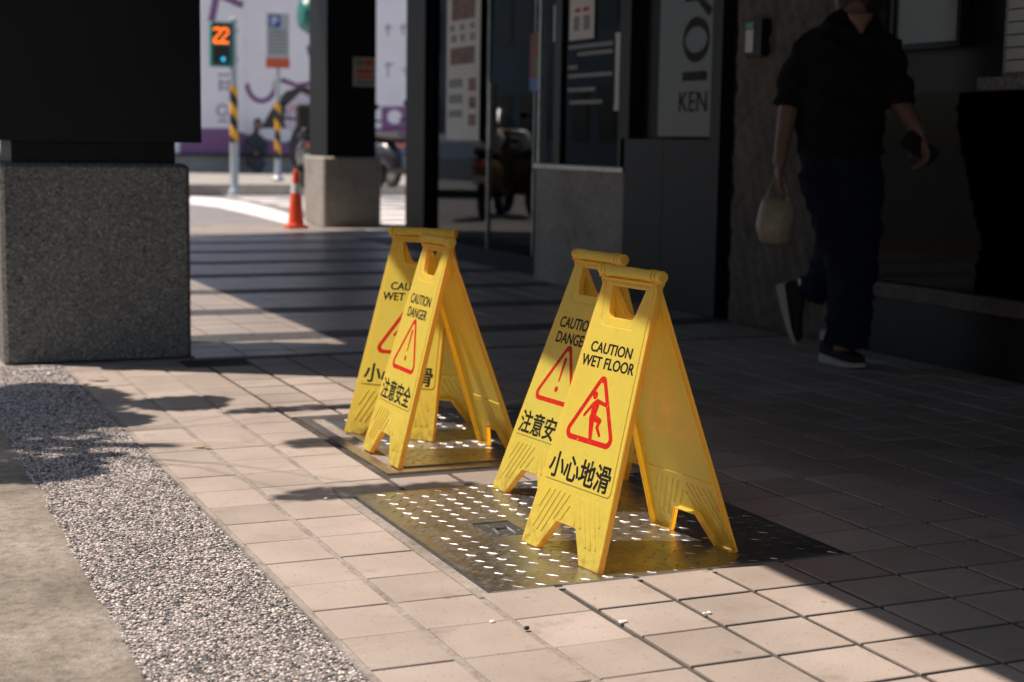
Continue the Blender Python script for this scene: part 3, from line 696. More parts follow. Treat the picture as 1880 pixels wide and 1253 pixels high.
# ================================================================== folding caution signs
SH, SS = 0.613, 0.382; SL = math.hypot(SH, SS/2)
def hw(l): return 0.155-(0.155-0.103)*min(l, .64)/0.63
def sign(cx, cy, yaw, shift, kind, label):
    root = empty('caution_sign', (cx*S, cy*S, ZC(cx, cy)), yaw); tag(root, label, 'caution sign', 'yellow folding caution signs')
    def warp(mb, side):                                         # panel space (x, l, n) -> sign space
        out = []
        for x, l, n in mb.v:
            f = l/SL; s_ = -1 if side == 0 else 1; xx = x if side == 0 else -x
            out.append((xx+shift*f, s_*(SS/2*(1-f)+n*SH/SL), SH*f+n*(SS/2)/SL))
        mb.v = out
        if side == 1: pass
        return mb
    outline = [(-.155,0),(-.088,0),(-.040,.071),(.036,.071),(.080,0),(.155,0),(hw(.634),.634),(-hw(.634),.634)]
    hole = rpoly([(-.046,.543),(.046,.543),(.066,.616),(-.066,.616)], [.016,.016,.004,.004])
    uo = rpoly([(-.066,.521),(.066,.521),(.088,.622),(-.088,.622)], [.022,.022,.003,.003])
    for side in (0, 1):
        mb = MB()
        def sheet(outl, n):
            vs, fs = flat(outl, 0); mb.add([(x, y, n) for x, y, z in vs], fs)
        def wall_(p0, n0, p1, n1):
            k = len(p0); mb.add([(x, y, n0) for x, y in p0]+[(x, y, n1) for x, y in p1], [(i, (i+1)%k, k+(i+1)%k, k+i) for i in range(k)])
        def bead(p0, p1, n0, n1):                                # rounded moulded edge between two outlines
            mid = [((a[0]*.6+b[0]*.4), (a[1]*.6+b[1]*.4)) for a, b in zip(p0, p1)]
            wall_(p0, n0, mid, n0+(n1-n0)*.75); wall_(mid, n0+(n1-n0)*.75, p1, n1)
        D = 0.0022
        edge = rpoly(outline, [.004,.004,.006,.006,.004,.004,.004,.004], 3); e1 = inset(edge, 0.0018)
        fld = rpoly([(-(hw(.157)-.011), .157), (hw(.157)-.011, .157), (hw(.63)-.009, .627), (-(hw(.63)-.009), .627)], [.012,.012,.003,.003]); fl1 = inset(fld, 0.0016)
        uo1 = inset(uo, -0.0016); ho1 = inset(hole, -0.0014)
        R_ = [((-.096,.137),(-.119,.094)), ((-.076,.138),(-.124,.046)), ((-.056,.138),(-.106,.043)), ((-.036,.138),(-.087,.043)), ((-.016,.137),(-.052,.078)), ((-.006,.114),(-.028,.080))]
        rid = []
        for a, b in R_:
            for sg in (-1, 1):
                a2, b2 = (a[0]*sg, a[1]), (b[0]*sg, b[1]); rid.append((stroke(a2, b2, .0036, .0040, 5), stroke(a2, b2, .0018, .0020, 5)))
        sheet([e1, fld[::-1]]+[r0[::-1] for r0, r1 in rid], 0.0)
        for r0, r1 in rid: bead(r0, r1, 0.0, 0.0019); sheet([r1], 0.0019)
        bead(fld, fl1, 0.0, D); sheet([fl1, uo1[::-1]], D); bead(uo, uo1, 0.0004, D); sheet([uo, ho1[::-1]], 0.0004)
        wall_(e1, 0.0, edge, -0.0016); wall_(edge, -0.0016, edge, -0.0150); e2 = inset(edge, 0.0032); wall_(edge, -0.0150, e2, -0.0150); wall_(e2, -0.0150, e2, -0.0128)
        wall_(ho1, 0.0004, hole, -0.0012); wall_(hole, -0.0012, hole, -0.0130); h2 = inset(hole, -0.0030); wall_(hole, -0.0130, h2, -0.0130); wall_(h2, -0.0130, h2, -0.0110)
        # arms wrap round the hinge bar
        for sg in (-1, 1):
            mb.box(sg*.085-.016, sg*.085+.016, .628, .6395, -.010, .0015)
        for k, xk in enumerate((-.107, -.092, .092, .107) if side == 0 else (-.0995, -.0845, .0845, .0995)):
            mb.box(xk-.0028, xk+.0028, .628, .646, -.012, .0095)
        p = warp(mb, side).build('front_panel' if side == 0 else 'back_panel', MT['yellow'], root)
        # fix winding on the mirrored side
        bm = bmesh.new(); bm.from_mesh(p.data); bmesh.ops.recalc_face_normals(bm, faces=bm.faces); bm.to_mesh(p.data); bm.free()
        smooth_angle(p.data, 35)
        Z = 0.00235
        def printed(name, pieces, mat):
            q = MB()
            for k, (vs, fs, ox, ol) in enumerate(pieces): q.add([(x+ox, y+ol, Z+z+k*0.00004) for x, y, z in vs], fs)
            warp(q, side).build(name, mat, p)
        def bolds(t_, w_, h_, l_): return [(*text(t_, w_, h_, .010), dx_, l_+dy_) for dx_, dy_ in ((0,0),(-.0009,0),(.0009,0),(0,.0005))]
        if kind == 'wet':
            printed('heading', bolds('CAUTION', .156, .0245, .470), MT['ink'])
            printed('heading', bolds('WET FLOOR', .200, .0255, .437), MT['ink'])
            sub = '小心地滑'
        else:
            printed('heading', bolds('CAUTION', .160, .0290, .466), MT['ink'])
            printed('heading', bolds('DANGER', .150, .0290, .426), MT['ink'])
            sub = '注意安全'
        tri0 = rpoly([(-.104,.256),(.104,.256),(0,.424)], [.019,.019,.016], 6)
        tri1 = rpoly([(-.082,.268),(.082,.268),(0,.401)], [.009,.009,.007], 6)
        printed('warning_triangle', [(*flat([tri0, tri1[::-1]], 0), 0, 0)], MT['red'])
        if kind == 'wet':
            P_ = [circle((-.014,.364), .0092), stroke((-.002,.353),(.035,.348), .0048, .0042), stroke((-.013,.345),(-.037,.316), .0046, .0040),
                  stroke((-.003,.343),(-.005,.316), .0125, .0100), stroke((-.006,.314),(.007,.269), .0098, .0062), stroke((.0,.316),(.026,.311), .0086, .0062),
                  stroke((.026,.311),(.021,.297), .0056, .0050), stroke((.021,.297),(.037,.281), .0050, .0042)]
            printed('slipping_figure', [(*flat([q], 0), 0, 0) for q in P_], MT['red'])
        else:
            printed('exclamation_mark', [(*flat([stroke((0,.372),(0,.316), .0066, .0034)], 0), 0, 0), (*flat([circle((0,.294), .0078)], 0), 0, 0)], MT['red'])
        printed('characters', [(*text(sub, .236, .060, .014), dx_, .193+dy_) for dx_, dy_ in ((0,0),(-.0009,.0),(.0009,.0),(0,.0006))], MT['ink'])
    # hinge bar / handle
    prof = [(.0008,-.116),(.0125,-.1155),(.0140,-.111),(.0140,-.1035),(.0105,-.1030),(.0105,-.0985),(.0140,-.0980),(.0140,-.0905),(.0105,-.0900),(.0105,-.0862),(.0150,-.0858),(.0150,-.074),(.0132,-.066),(.0128,-.02),(.0136,-.016),(.0136,.016),(.0128,.02)]
    prof = prof+[(r, -z) for r, z in prof[::-1] if z < -.03]
    mb = MB(); mb.lathe(prof, 22, Matrix.Translation((shift, 0, SH+0.004)) @ Matrix.Rotation(math.pi/2, 4, 'Y'))
    mb.build('handle', MT['yellow'], root, 35)
    return root
def ZC(cx, cy): return 0.0048
sign(4.533, 2.157, -1.436, -0.014, 'wet', 'nearest yellow sign reading CAUTION WET FLOOR with a slipping figure, on the front plate')
sign(5.347, 5.059, -1.468, 0.045, 'danger', 'yellow CAUTION DANGER sign partly hidden behind the nearest wet floor sign')
sign(4.384, 8.332, -1.567, -0.049, 'danger', 'narrow-looking yellow CAUTION DANGER sign in front of the rear pair on the framed plate')
sign(4.810, 10.667, -0.833, 0.017, 'wet', 'rearmost yellow wet floor sign, shaded and mostly covered by another sign')

# ================================================================== things on the shop front
lb = empty('light_box_sign', (18.98*S, 26.4*S, 5.2*S)); tag(lb, 'tall pale light box sign with dark sideways letters above the word KEN', 'sign')
LB = Vector((18.98*S, 26.4*S, 5.2*S)); lh = (HC-0.1-5.24)*S
mb = MB(); mb.box(0.018, 0.09, -1.6*S, 1.6*S, 0.006, lh); mb.build('casing', MT['panel'], lb)
mb = MB(); mb.box(0, 0.017, -1.57*S, 1.57*S, 0.008, lh-0.002); mb.build('face', plain('opal_acrylic', (0.085,0.09,0.085), 0.45, 0.03, 3), lb)
# face points to -u: image right = -v, up = z
FM = Matrix(((0,0,-1,-0.0035),(-1,0,0,0),(0,1,0,0),(0,0,0,1)))      # (x right, y up, z out) -> local
def face_piece(name, parts, mat):
    q = MB()
    for k, (vs, fs, x, y) in enumerate(parts): q.add([(a+x, b+y, c+k*0.0002) for a, b, c in vs], fs, FM)
    q.build(name, mat, lb)
def on_face(px, py): p = at_u(18.96, px, py); return (26.4-p[1])*S, (p[2]-5.2)*S
kx, ky = on_face(1271, 187); face_piece('letters', [(*text('KEN', .290, .106, -0.004), kx, ky)], MT['ink'])
ix, iy = on_face(1274, 140); face_piece('letter', [(*flat([[(-.125,-.024),(.125,-.024),(.125,.024),(-.125,.024)]], 0), ix, iy)], MT['ink'])
ox, oy = on_face(1277, 73)
outer = [(0.135*math.cos(t), 0.118*math.sin(t)) for t in np.linspace(0, 2*math.pi, 48, endpoint=False)]
inner = [(0.118*math.cos(t), 0.068*math.sin(t)) for t in np.linspace(0, 2*math.pi, 48, endpoint=False)]
face_piece('letter', [(*flat([outer, inner[::-1]], 0), ox, oy)], MT['ink'])
yx, yy = on_face(1282, 1)
face_piece('letter', [(*flat([[(-.135,-.0),(-.01,-.0),(.112,-.088),(.135,-.062),(.135,-.048),(.012,.024),(.012,.034),(.135,.100),(.135,.122),(-.01,.05),(-.135,.05)]], 0), yx, yy)], MT['ink'])

def board(name, u, pxs, label, cat, mat, pieces, thick=0.004, group=None):
    """flat notice on a wall that faces -u; pxs = pixel corners (left, top, right, bottom)"""
    x0, y0, x1, y1 = pxs
    A = at_u(u, x0, y0); B = at_u(u, x1, y1); Vc, Zc = (A[1]+B[1])/2, (A[2]+B[2])/2
    W_, H_ = abs(A[1]-B[1])*S, abs(A[2]-B[2])*S
    r = empty(name, (u*S, Vc*S, Zc*S-H_/2)); tag(r, label, cat, group)
    mb = MB(); mb.box(-thick, 0, -W_/2, W_/2, 0, H_); mb.build('sheet', mat, r)
    for nm, mtl, rects in pieces:
        for (a, b, c, d) in rects:                           # fractions from the left / from the top
            q = MB(); q.box(-thick-0.0012, -thick-0.0003, W_/2-c*W_, W_/2-a*W_, H_-d*H_, H_-b*H_); q.build(nm, mtl, r)
    return r
foodp = plain('food_photo', (0.16,0.075,0.035), 0.6, 0.6, 14)
board('menu_poster', 22.85, (822,0,880,258), 'tall pale menu poster with food pictures on the shop glass', 'poster', MT['paper'],
      [('picture', foodp, [(.15,.0,.85,.16),(.12,.35,.85,.47),(.68,.57,.9,.66),(.70,.70,.9,.78),(.68,.82,.9,.9)]),
       ('printed_block', MT['greyprint'], [(.1,.19,.24,.23),(.4,.19,.54,.23),(.7,.19,.84,.23),(.14,.26,.3,.31),(.42,.26,.56,.31),(.7,.26,.86,.31),(.08,.57,.5,.63),(.08,.68,.5,.74),(.08,.79,.5,.84)])])
board('door_sticker', 22.88, (975,62,1012,165), 'red and green sticker on the dark glass of the shop door', 'sticker', plain('red_sticker', (0.22,0.03,0.02), 0.6, 0.2, 8),
      [('green_print', plain('green_print', (0.06,0.16,0.03), 0.6, 0.2, 8), [(.2,.42,.6,.7)]), ('blue_print', MT['blue'], [(.0,.78,1.0,1.0)])])
board('paper_notice', 19.08, (1048,-14,1091,70), 'small white paper notice with red heading on the shop window', 'notice', MT['paper'],
      [('red_heading', MT['red'], [(.22,.36,.45,.44),(.55,.36,.8,.44)]), ('printed_block', MT['greyprint'], [(.18,.52,.42,.82),(.58,.52,.84,.82)])])
board('paper_strip', 19.08, (1131,61,1157,203), 'long narrow white paper strip at the right edge of the shop window', 'notice', MT['paper'],
      [('printed_mark', foodp, [(.45,.07,.85,.16)]), ('red_mark', MT['red'], [(.5,.32,.8,.36),(.55,.8,.85,.84)]), ('blue_mark', MT['blue'], [(.5,.46,.75,.52)])])
board('paper_notice', 19.08, (1018,10,1034,75), 'narrow white notice behind the dark mullion of the shop window', 'notice', MT['paper'], [('printed_block', MT['greyprint'], [(.2,.3,.8,.8)])])
board('white_lettering', 19.06, (1045,80,1128,192), 'rows of white lettering on the dark shop window', 'lettering', MT['glass'],
      [('line', plain('white_vinyl', (0.22,0.22,0.21), 0.6, 0.3, 60), [(.0,.04,.95,.10),(.2,.16,.95,.22),(.0,.36,.2,.42),(.0,.5,.95,.56),(.0,.72,.6,.78),(.05,.92,.75,.98)])], 0.002)
ib = empty('intercom_box', (18.93*S, 22.15*S, 7.42*S)); tag(ib, 'small grey intercom box with a white label on the stone column', 'intercom box')
mb = MB(); mb.box(-0.05, 0.02, -.4*S, .40*S, 0, .98*S); mb.build('casing', MT['panel'], ib)
mb = MB(); mb.box(-0.053, -0.0502, -.02*S, .36*S, 0.02, .72*S); mb.build('label_plate', MT['paper'], ib)
mb = MB(); mb.box(-0.0531, -0.0502, -.02*S, .36*S, .74*S, .92*S); mb.build('green_strip', plain('green_strip_mat', (0.05,0.30,0.22), 0.5, 0.1, 9), ib)
# notice on the distant pillar
nb = empty('pillar_notice', M3((23.0, 70.62, 7.0))); tag(nb, 'faded red and white paper notice on the distant black pillar', 'notice')
A = at_v(70.62, 648, 105); B = at_v(70.62, 690, 160); nb.location = M3(((A[0]+B[0])/2, 70.62, B[2])); W_, H_ = (B[0]-A[0])*S, (A[2]-B[2])*S
mb = MB(); mb.box(-W_/2, W_/2, -0.004, 0, 0, H_); mb.build('sheet', plain('faded_paper', (0.42,0.40,0.36), 0.7, 0.1, 9), nb)
for (a, b, c, d, mt_) in ((.1,.06,.45,.3,'greyprint'),(.5,.06,.9,.3,'orangered'),(.12,.4,.88,.55,'orangered'),(.12,.62,.88,.72,'orangered'),(.12,.8,.88,.92,'greyprint')):
    mb = MB(); mb.box(-W_/2+a*W_, -W_/2+c*W_, -0.006, -0.0045, H_-d*H_, H_-b*H_); mb.build('printed_block', MT[mt_], nb)

# ================================================================== person walking past the shop
PD = 35.7                                                       # depth of the walker along the view axis, tiles
def J(px, py, dd=0.0): return M3(at_d(PD+dd/S, px, py))          # a joint seen at a pixel, dd metres farther away
RT = Vector(CR[0]); FWD = Vector((CR[2][0], CR[2][1], 0)).normalized(); SIDE = Vector((FWD.y, -FWD.x, 0))
UPV = Vector((0, 0, 1))
base = M3(at_z(0, 1550, 672)); person = empty('person', base)
tag(person, 'person in black top and navy jeans walking right, carrying a bag', 'person')
def pp(mb): mb.v = [tuple(Vector(p)-base) for p in mb.v]; return mb
def limb(mb, pts, rad, n=14):
    P = []; Rr = []
    for i in range(len(pts)-1):
        for k in range(4): t=k/4; P.append(Vector(pts[i]).lerp(Vector(pts[i+1]), t)); Rr.append(rad[i]+(rad[i+1]-rad[i])*t)
    P.append(Vector(pts[-1])); Rr.append(rad[-1]); mb.tube(P, Rr, n)
def torso(mb, rows, n=22, fw=FWD, sd=SIDE):                      # rows: (left px, right px, y px, half depth)
    mb.rings([(J((a+b)/2, y), sd, fw, (J(b, y)-J(a, y)).length/2, dep) for a, b, y, dep in rows], n)
body = MB()
torso(body, [(1500,1600,330,.10),(1490,1605,270,.12),(1505,1600,200,.11),(1505,1600,120,.09),(1525,1595,70,.07),(1540,1592,40,.055)])
limb(body, [J(1566,50), J(1572,10), J(1574,-25)], [.058,.054,.05]); body.rings([(J(1580,y,-.118), SIDE, FWD, w_, .03) for y, w_ in ((62,.006),(50,.022),(36,.045),(24,.055))], 12)
hc = J(1582,-62,-.02); body.rings([(hc+UPV*z, SIDE, FWD, rx, ry) for z, rx, ry in ((-.125,.018,.03),(-.11,.042,.055),(-.07,.062,.08),(-.02,.074,.093),(.03,.078,.098),(.075,.068,.088),(.105,.04,.055),(.115,.01,.015))], 16)
body.ball(hc+SIDE*0.03-FWD*0.098-UPV*0.02, (.013,.016,.02)); body.ball(hc+SIDE*.02-FWD*.088-UPV*.075, (.022,.012,.008))
for e in (-1, 1): body.ball(hc+SIDE*(.078*e)-UPV*.01, (.012,.02,.03)); body.ball(hc+SIDE*(.03*e+.02)-FWD*.087+UPV*.012, (.014,.010,.008))
armL = [J(1500,90,.04), J(1449,193,.03), J(1434,280,-.02), J(1431,305,-.03)]; limb(body, armL, [.035,.044,.030,.027])
armR = [J(1608,90,0), J(1650,188,-.06), J(1682,236,-.14), J(1690,251,-.15)]; limb(body, armR, [.035,.044,.032,.028])
def hand(mb, wrist, along, across, out, curl, sc_=1.0):
    along, across, out = along.normalized(), across.normalized(), out.normalized()
    pc = wrist+along*.045*sc_
    mb.rings([(wrist+along*(.0*sc_), across, out, .026*sc_, .018*sc_), (wrist+along*.03*sc_, across, out, .036*sc_, .017*sc_), (wrist+along*.075*sc_, across, out, .040*sc_, .015*sc_), (wrist+along*.092*sc_, across, out, .036*sc_, .012*sc_)], 14)
    for k, (ox, ln) in enumerate(((-.028,.068),(-.010,.076),(.010,.071),(.027,.056))):
        p = wrist+along*.084*sc_+across*ox*sc_; a = curl*0.5; pts = [p]
        d = along
        for seg, fr in enumerate((.42,.33,.25)):
            d = (along*math.cos(a)+out*math.sin(a)); p = p+d*(ln*fr*1.15*sc_); pts.append(p); a += curl*0.55
        limb(mb, pts, [.0098,.0092,.0085,.0072], 8)
    t0 = wrist+along*.03*sc_-across*.034*sc_; d1 = (along*.7-across*.6+out*.45).normalized(); d2 = (along*.85-across*.1+out*.55).normalized()
    limb(mb, [t0, t0+d1*.036*sc_, t0+d1*.036*sc_+d2*.030*sc_], [.0125,.0108,.0085], 8)
dn = (J(1429,340)-J(1431,305)).normalized()
hand(body, armL[-1], dn, -FWD, SIDE, 0.95)
dr = (J(1700,285,-.17)-J(1692,250,-.15)).normalized()
hand(body, armR[-1], dr, (SIDE*0.2+UPV*0.1-FWD*0.9), -SIDE, 0.9)
limb(body, [J(1505,300), J(1532,430,-.02), J(1490,530,.12), J(1470,560,.16)], [.060,.040,.034,.034])
limb(body, [J(1575,300), J(1570,450,-.05), J(1548,600,-.02), J(1545,645,-.02)], [.062,.042,.036,.036])
remeshed(pp(body), 'body', MT['skin'], person, 0.0055, 3)
top = MB()
torso(top, [(1466,1622,282,.155),(1468,1618,262,.160),(1462,1622,225,.158),(1468,1622,170,.148),(1472,1622,110,.142),(1480,1630,75,.128),(1500,1616,46,.10),(1528,1606,30,.07),(1536,1600,22,.062)])
limb(top, [J(1510,72,.03), J(1486,88,.05), J(1464,140,.04), J(1447,196,.03)], [.070,.074,.072,.066])
limb(top, [J(1606,72,-.01), J(1622,90,-.02), J(1638,140,-.05), J(1654,192,-.08)], [.070,.074,.070,.064])
wrinkle(remeshed(pp(top), 'loose_top', MT['shirt'], person, 0.010, 6), .020, 6)
tr = MB()
torso(tr, [(1474,1612,262,.135),(1470,1614,290,.140),(1476,1614,320,.135),(1486,1612,345,.12)])
limb(tr, [J(1520,310,.02), J(1532,380,.02), J(1540,450,0), J(1512,505,.08), J(1484,545,.13)], [.125,.112,.092,.076,.062])
limb(tr, [J(1564,310,-.03), J(1566,380,-.05), J(1566,440,-.06), J(1560,540,-.04), J(1554,636,-.02)], [.130,.126,.116,.098,.090])
wrinkle(remeshed(pp(tr), 'jeans', MT['denim'], person, 0.010, 6), .016, 7)
hr = MB(); hr.rings([(hc+UPV*z+FWD*.018, SIDE, FWD, rx, ry) for z, rx, ry in ((-.22,.080,.05),(-.16,.100,.07),(-.08,.104,.085),(0,.102,.088),(.06,.098,.118),(.105,.080,.105),(.140,.03,.04))], 18)
hair = remeshed(pp(hr), 'hair', MT['hair'], person, 0.010, 4)
def shoe(heel, toe, upn, name_col):
    """heel, toe: sole points; upn: direction from sole to ankle"""
    L_ = (toe-heel).length; ax = (toe-heel).normalized(); upn = (upn-ax*upn.dot(ax)).normalized(); sd = ax.cross(upn)
    sole = MB(); secs = []
    for t, wd in ((-.02,.016),(.02,.030),(.12,.036),(.35,.034),(.6,.042),(.8,.043),(.93,.032),(1.0,.012)): secs.append((t, wd))
    vs = []; fs = []; n = len(secs)
    for t, wd in secs:
        h0 = 0.006*max(0, (t-.75))*10*.6+ (0.012 if t < 0 else 0); h1 = h0+(.040-.024*min(1,max(0,t))**.8)
        c = heel+ax*(t*L_)
        vs += [c+sd*wd+upn*h0, c-sd*wd+upn*h0, c-sd*(wd*1.04)+upn*h1, c+sd*(wd*1.04)+upn*h1]
    for i in range(n-1):
        for k in range(4): j=(k+1)%4; fs.append((4*i+k, 4*i+j, 4*i+4+j, 4*i+4+k))
    fs += [(3,2,1,0), tuple(4*(n-1)+k for k in range(4))]
    sole.add(vs, fs); pp(sole).build('shoe_sole', MT['sole'], person, 40)
    up_ = MB(); prof = [(-.01,.030,.085),(.06,.037,.098),(.2,.038,.100),(.36,.036,.086),(.52,.038,.066),(.7,.042,.052),(.86,.038,.042),(.96,.022,.030)]
    secs = []
    for t, wd, h in prof: secs.append((heel+ax*(t*L_)+upn*(h/2+.018), sd, upn, wd, h/2))
    up_.rings(secs, 16); remeshed(pp(up_), 'shoe_upper', MT['shoe'], person, 0.006, 3)
    mb = MB(); mb.tube([heel+ax*(.12*L_)+upn*.095, heel+ax*(.12*L_)+upn*.135], [.040,.038], 14); pp(mb).build('sock', MT['paper'], person, 40)
f0 = M3(at_z(0.0, 1512, 664)); f0.z = 0.003; f1 = M3(at_z(0.0, 1588, 681)); f1.z = 0.003
d_ = (f1-f0).normalized(); f1 = f0+d_*0.265
shoe(f0, f1, UPV, 'front')
h0 = J(1425,527,.17); t0 = J(1452,634,.10); t0 = h0+(t0-h0).normalized()*0.262
shoe(h0, t0, (J(1480,545,.13)-J(1440,560,.15)), 'rear')
# carrier bag hanging from the hand, and the phone
bag0 = J(1427,413,-.03); bagE = empty('carrier_bag', J(1427,450,-.03)); tag(bagE, 'translucent cream carrier bag hanging from the walking person\'s hand', 'bag')
off = J(1427,450,-.03)
mb = MB(); rows = [(1402,1446,449,.035),(1394,1452,440,.055),(1389,1456,415,.070),(1392,1460,390,.064),(1398,1458,375,.050),(1404,1450,366,.032)]
secs = [(J((a+b)/2, y, -.03), SIDE, FWD, (J(b,y)-J(a,y)).length/2, dep) for a, b, y, dep in rows]; mb.rings(secs, 26)
mb.v = [tuple(Vector(p)-off+Vector((random.uniform(-.005,.005), random.uniform(-.005,.005), random.uniform(-.004,.004)))) for p in mb.v]; mb.build('sack', MT['bag'], bagE, 60)
for a, b in ((1406,1424),(1448,1436)):
    for dd in (-.035, .0):
        mb = MB(); mb.tube([J(a,370,dd-.015), J((a+b)/2+ (2 if a > 1430 else -2),345,dd-.02), J(b,322,-.03)], [(.012,.002),(.006,.002),(.004,.003)], 8); mb.v = [tuple(Vector(p)-off) for p in mb.v]; mb.build('strap', MT['bag'], bagE, 60)
ph = empty('phone', J(1689,272,-.17)); tag(ph, 'dark phone in the walking person\'s left hand', 'phone')
ax = (J(1712,288,-.17)-J(1668,252,-.17)).normalized(); ay = (UPV-ax*UPV.dot(ax)).normalized(); az = ax.cross(ay)
pm = Matrix((ax, ay, az)).transposed().to_4x4()
vs, fs = flat([rpoly([(-.075,-.036),(.075,-.036),(.075,.036),(-.075,.036)], .009)], .004, .001)
mb = MB().add(vs, fs, pm); mb.build('case', MT['shirt'], ph, 40)
mb = MB(); mb.box(-.069,.069,-.032,.032,.0042,.0046, pm); mb.build('screen', plain('phone_glass', (0.006,0.006,0.007), 0.5, 0.1, 5, spec=0.08), ph)

# ================================================================== traffic cone by the distant pillar
cn = empty('traffic_cone', M3((19.3, 70.1, 0))); tag(cn, 'orange traffic cone with a white band beside the distant pillar', 'traffic cone')
mb = MB(); mb.lathe([(.088,.030),(.082,.034),(.056,.32),(.053,.345)], 24); mb.lathe([(.0405,.445),(.030,.545),(.027,.568),(.018,.575)], 24); mb.build('body', MT['orange'], cn, 35)
mb = MB(); mb.lathe([(.0545,.346),(.0415,.444)], 24); mb.build('reflective_band', MT['white_paint'], cn, 35)
vs, fs = flat([rpoly([(-.105,-.105),(.105,-.105),(.105,.105),(-.105,.105)], .02)], .015, .004); mb = MB().add([(x,y,z+.015) for x,y,z in vs], fs); mb.build('foot', MT['orange'], cn, 35)

# ================================================================== posts across the street
G1 = 0.85*S
def post(px, pyb, v, label, name, ztop, zs0, zs1, r=.055):
    p = at_v(v, px, 300); e = empty(name, M3((p[0], v, 0))); e.location.z = 0.0 if v < 119 else G1
    b = e.location.z
    mb = MB(); mb.lathe([(.10,0),(.10,.05),(r*1.4,.09),(r*1.15,.12),(r*1.15,zs0*S-b)], 18); mb.build('lower_pole', MT['galv'], e, 35)
    mb = MB(); mb.lathe([(r*1.12,zs0*S-b+.001),(r*1.12,zs1*S-b-.001)], 18); mb.build('striped_sleeve', MT['stripe'], e, 35)
    mb = MB(); mb.lathe([(r,zs1*S-b),(r,ztop*S-b),(r*.5,ztop*S-b+.02)], 18); mb.build('upper_pole', MT['galv'], e, 35)
    tag(e, label, 'post'); return e, p[0]
e1, u1 = post(430, 360, 116, 'striped hazard post carrying the teal crossing signal', 'signal_post', at_v(116,430,35)[2], at_v(116,430,262)[2], at_v(116,430,160)[2])
e2, u2 = post(510, 350, 129, 'striped hazard post carrying the parking sign', 'sign_post', at_v(129,510,115)[2], at_v(129,510,292)[2], at_v(129,510,190)[2], .045)
# pedestrian countdown signal
A = at_v(115.5, 385, 40); B = at_v(115.5, 427, 124); W_, H_ = (B[0]-A[0])*S, (A[2]-B[2])*S
sg = empty('crossing_signal', M3(((A[0]+B[0])/2, 115.5, B[2]))); tag(sg, 'teal crossing signal with an orange lit countdown number', 'traffic signal')
vs, fs = flat([rpoly([(-W_/2,0),(W_/2,0),(W_/2,H_),(-W_/2,H_)], .04)], .09, .012)
mb = MB().add([(x, z, y) for x, y, z in vs], fs); hs = mb.build('housing', MT['teal'], sg, 40)
mb = MB(); mb.box(-W_*.42, W_*.30, -.097, -.0905, H_*.50, H_*.93); mb.box(-W_*.42, W_*.30, -.097, -.0905, H_*.07, H_*.46); mb.build('lens', MT['dark'], sg)
mb = MB(); mb.box(-W_*.46, W_*.34, -.16, -.092, H_*.94, H_*.965); mb.build('visor', MT['teal'], sg)
for k in (0, 1):                                              # digits 2 2 from round lamps
    mb = MB()
    for (x, y) in ((0,4),(1,4.3),(2,4),(2.2,3),(1.4,2.2),(.6,1.5),(0,.7),(0,0),(1,0),(2,0)):
        mb.ball((-W_*.36+k*W_*.34+x*W_*.115, -.100, H_*.54+y*H_*.073), (.020,.006,.020), 8, 6)
    mb.build('countdown_digit', MT['led_orange'], sg)
mb = MB(); mb.ball((W_*.02, -.100, H_*.17), (.032,.008,.032), 10, 6); mb.build('walk_lamp', MT['led_cyan'], sg)
mb = MB(); mb.box(W_/2+.001, W_/2+.10, -.02, .03, H_*.15, H_*.2); mb.box(W_/2+.001, W_/2+.10, -.02, .03, H_*.8, H_*.85); mb.build('bracket', MT['galv'], sg)
# parking sign
A = at_v(128.5, 489, 24); B = at_v(128.5, 531, 126); W_, H_ = (B[0]-A[0])*S, (A[2]-B[2])*S
ps = empty('parking_sign', M3(((A[0]+B[0])/2, 128.5, B[2]))); tag(ps, 'grey parking sign with a blue P and an orange red lower panel', 'sign')
mb = MB(); mb.box(-W_/2, W_/2, 0, .02, H_*.19, H_); mb.build('panel', plain('sign_grey', (0.40,0.42,0.40), 0.5, 0.05, 5), ps)
mb = MB(); mb.box(-W_/2-.01, W_/2+.01, 0, .02, 0, H_*.185); mb.build('lower_panel', MT['orangered'], ps)
mb = MB(); mb.box(-W_*.38, W_*.12, -.006, -.001, H_*.74, H_*.97); bp = mb.build('blue_square', MT['blue'], ps)
vs, fs = text('P', W_*.26, H_*.16, .02); mb = MB().add([(x-W_*.13, -.008, y+H_*.855) for x, y, z in vs], fs); mb.build('letter', MT['white_paint'], bp)
for k in range(7):
    mb = MB(); z = H_*(.66-.065*k); mb.box(-W_*.40, W_*.40, -.004, -.001, z, z+H_*.028); mb.build('line', MT['greyprint'], ps)
# vehicle signal head behind the distant pillar
p = at_v(100, 594, 28); th = empty('traffic_light', M3(p)); tag(th, 'rounded teal traffic signal head showing beside the distant pillar top', 'traffic signal')
mb = MB(); mb.rings([((x,0,0),(0,1,0),(0,0,1),r,r) for x, r in ((-.34,.02),(-.32,.19),(-.22,.26),(.25,.26),(.34,.2),(.36,.03))], 22); mb.build('housing', MT['teal'], th, 40)
mb = MB(); mb.tube([(-.05,0,.15),(-.05,0,.6),(.6,0,.9)], .05, 10); mb.build('bracket', MT['teal'], th, 40)
mb = MB(); mb.tube([(.6,0,.9),(.6,0,-p[2]*S-.02)], .07, 14); mb.build('pole', MT['galv'], th, 40)

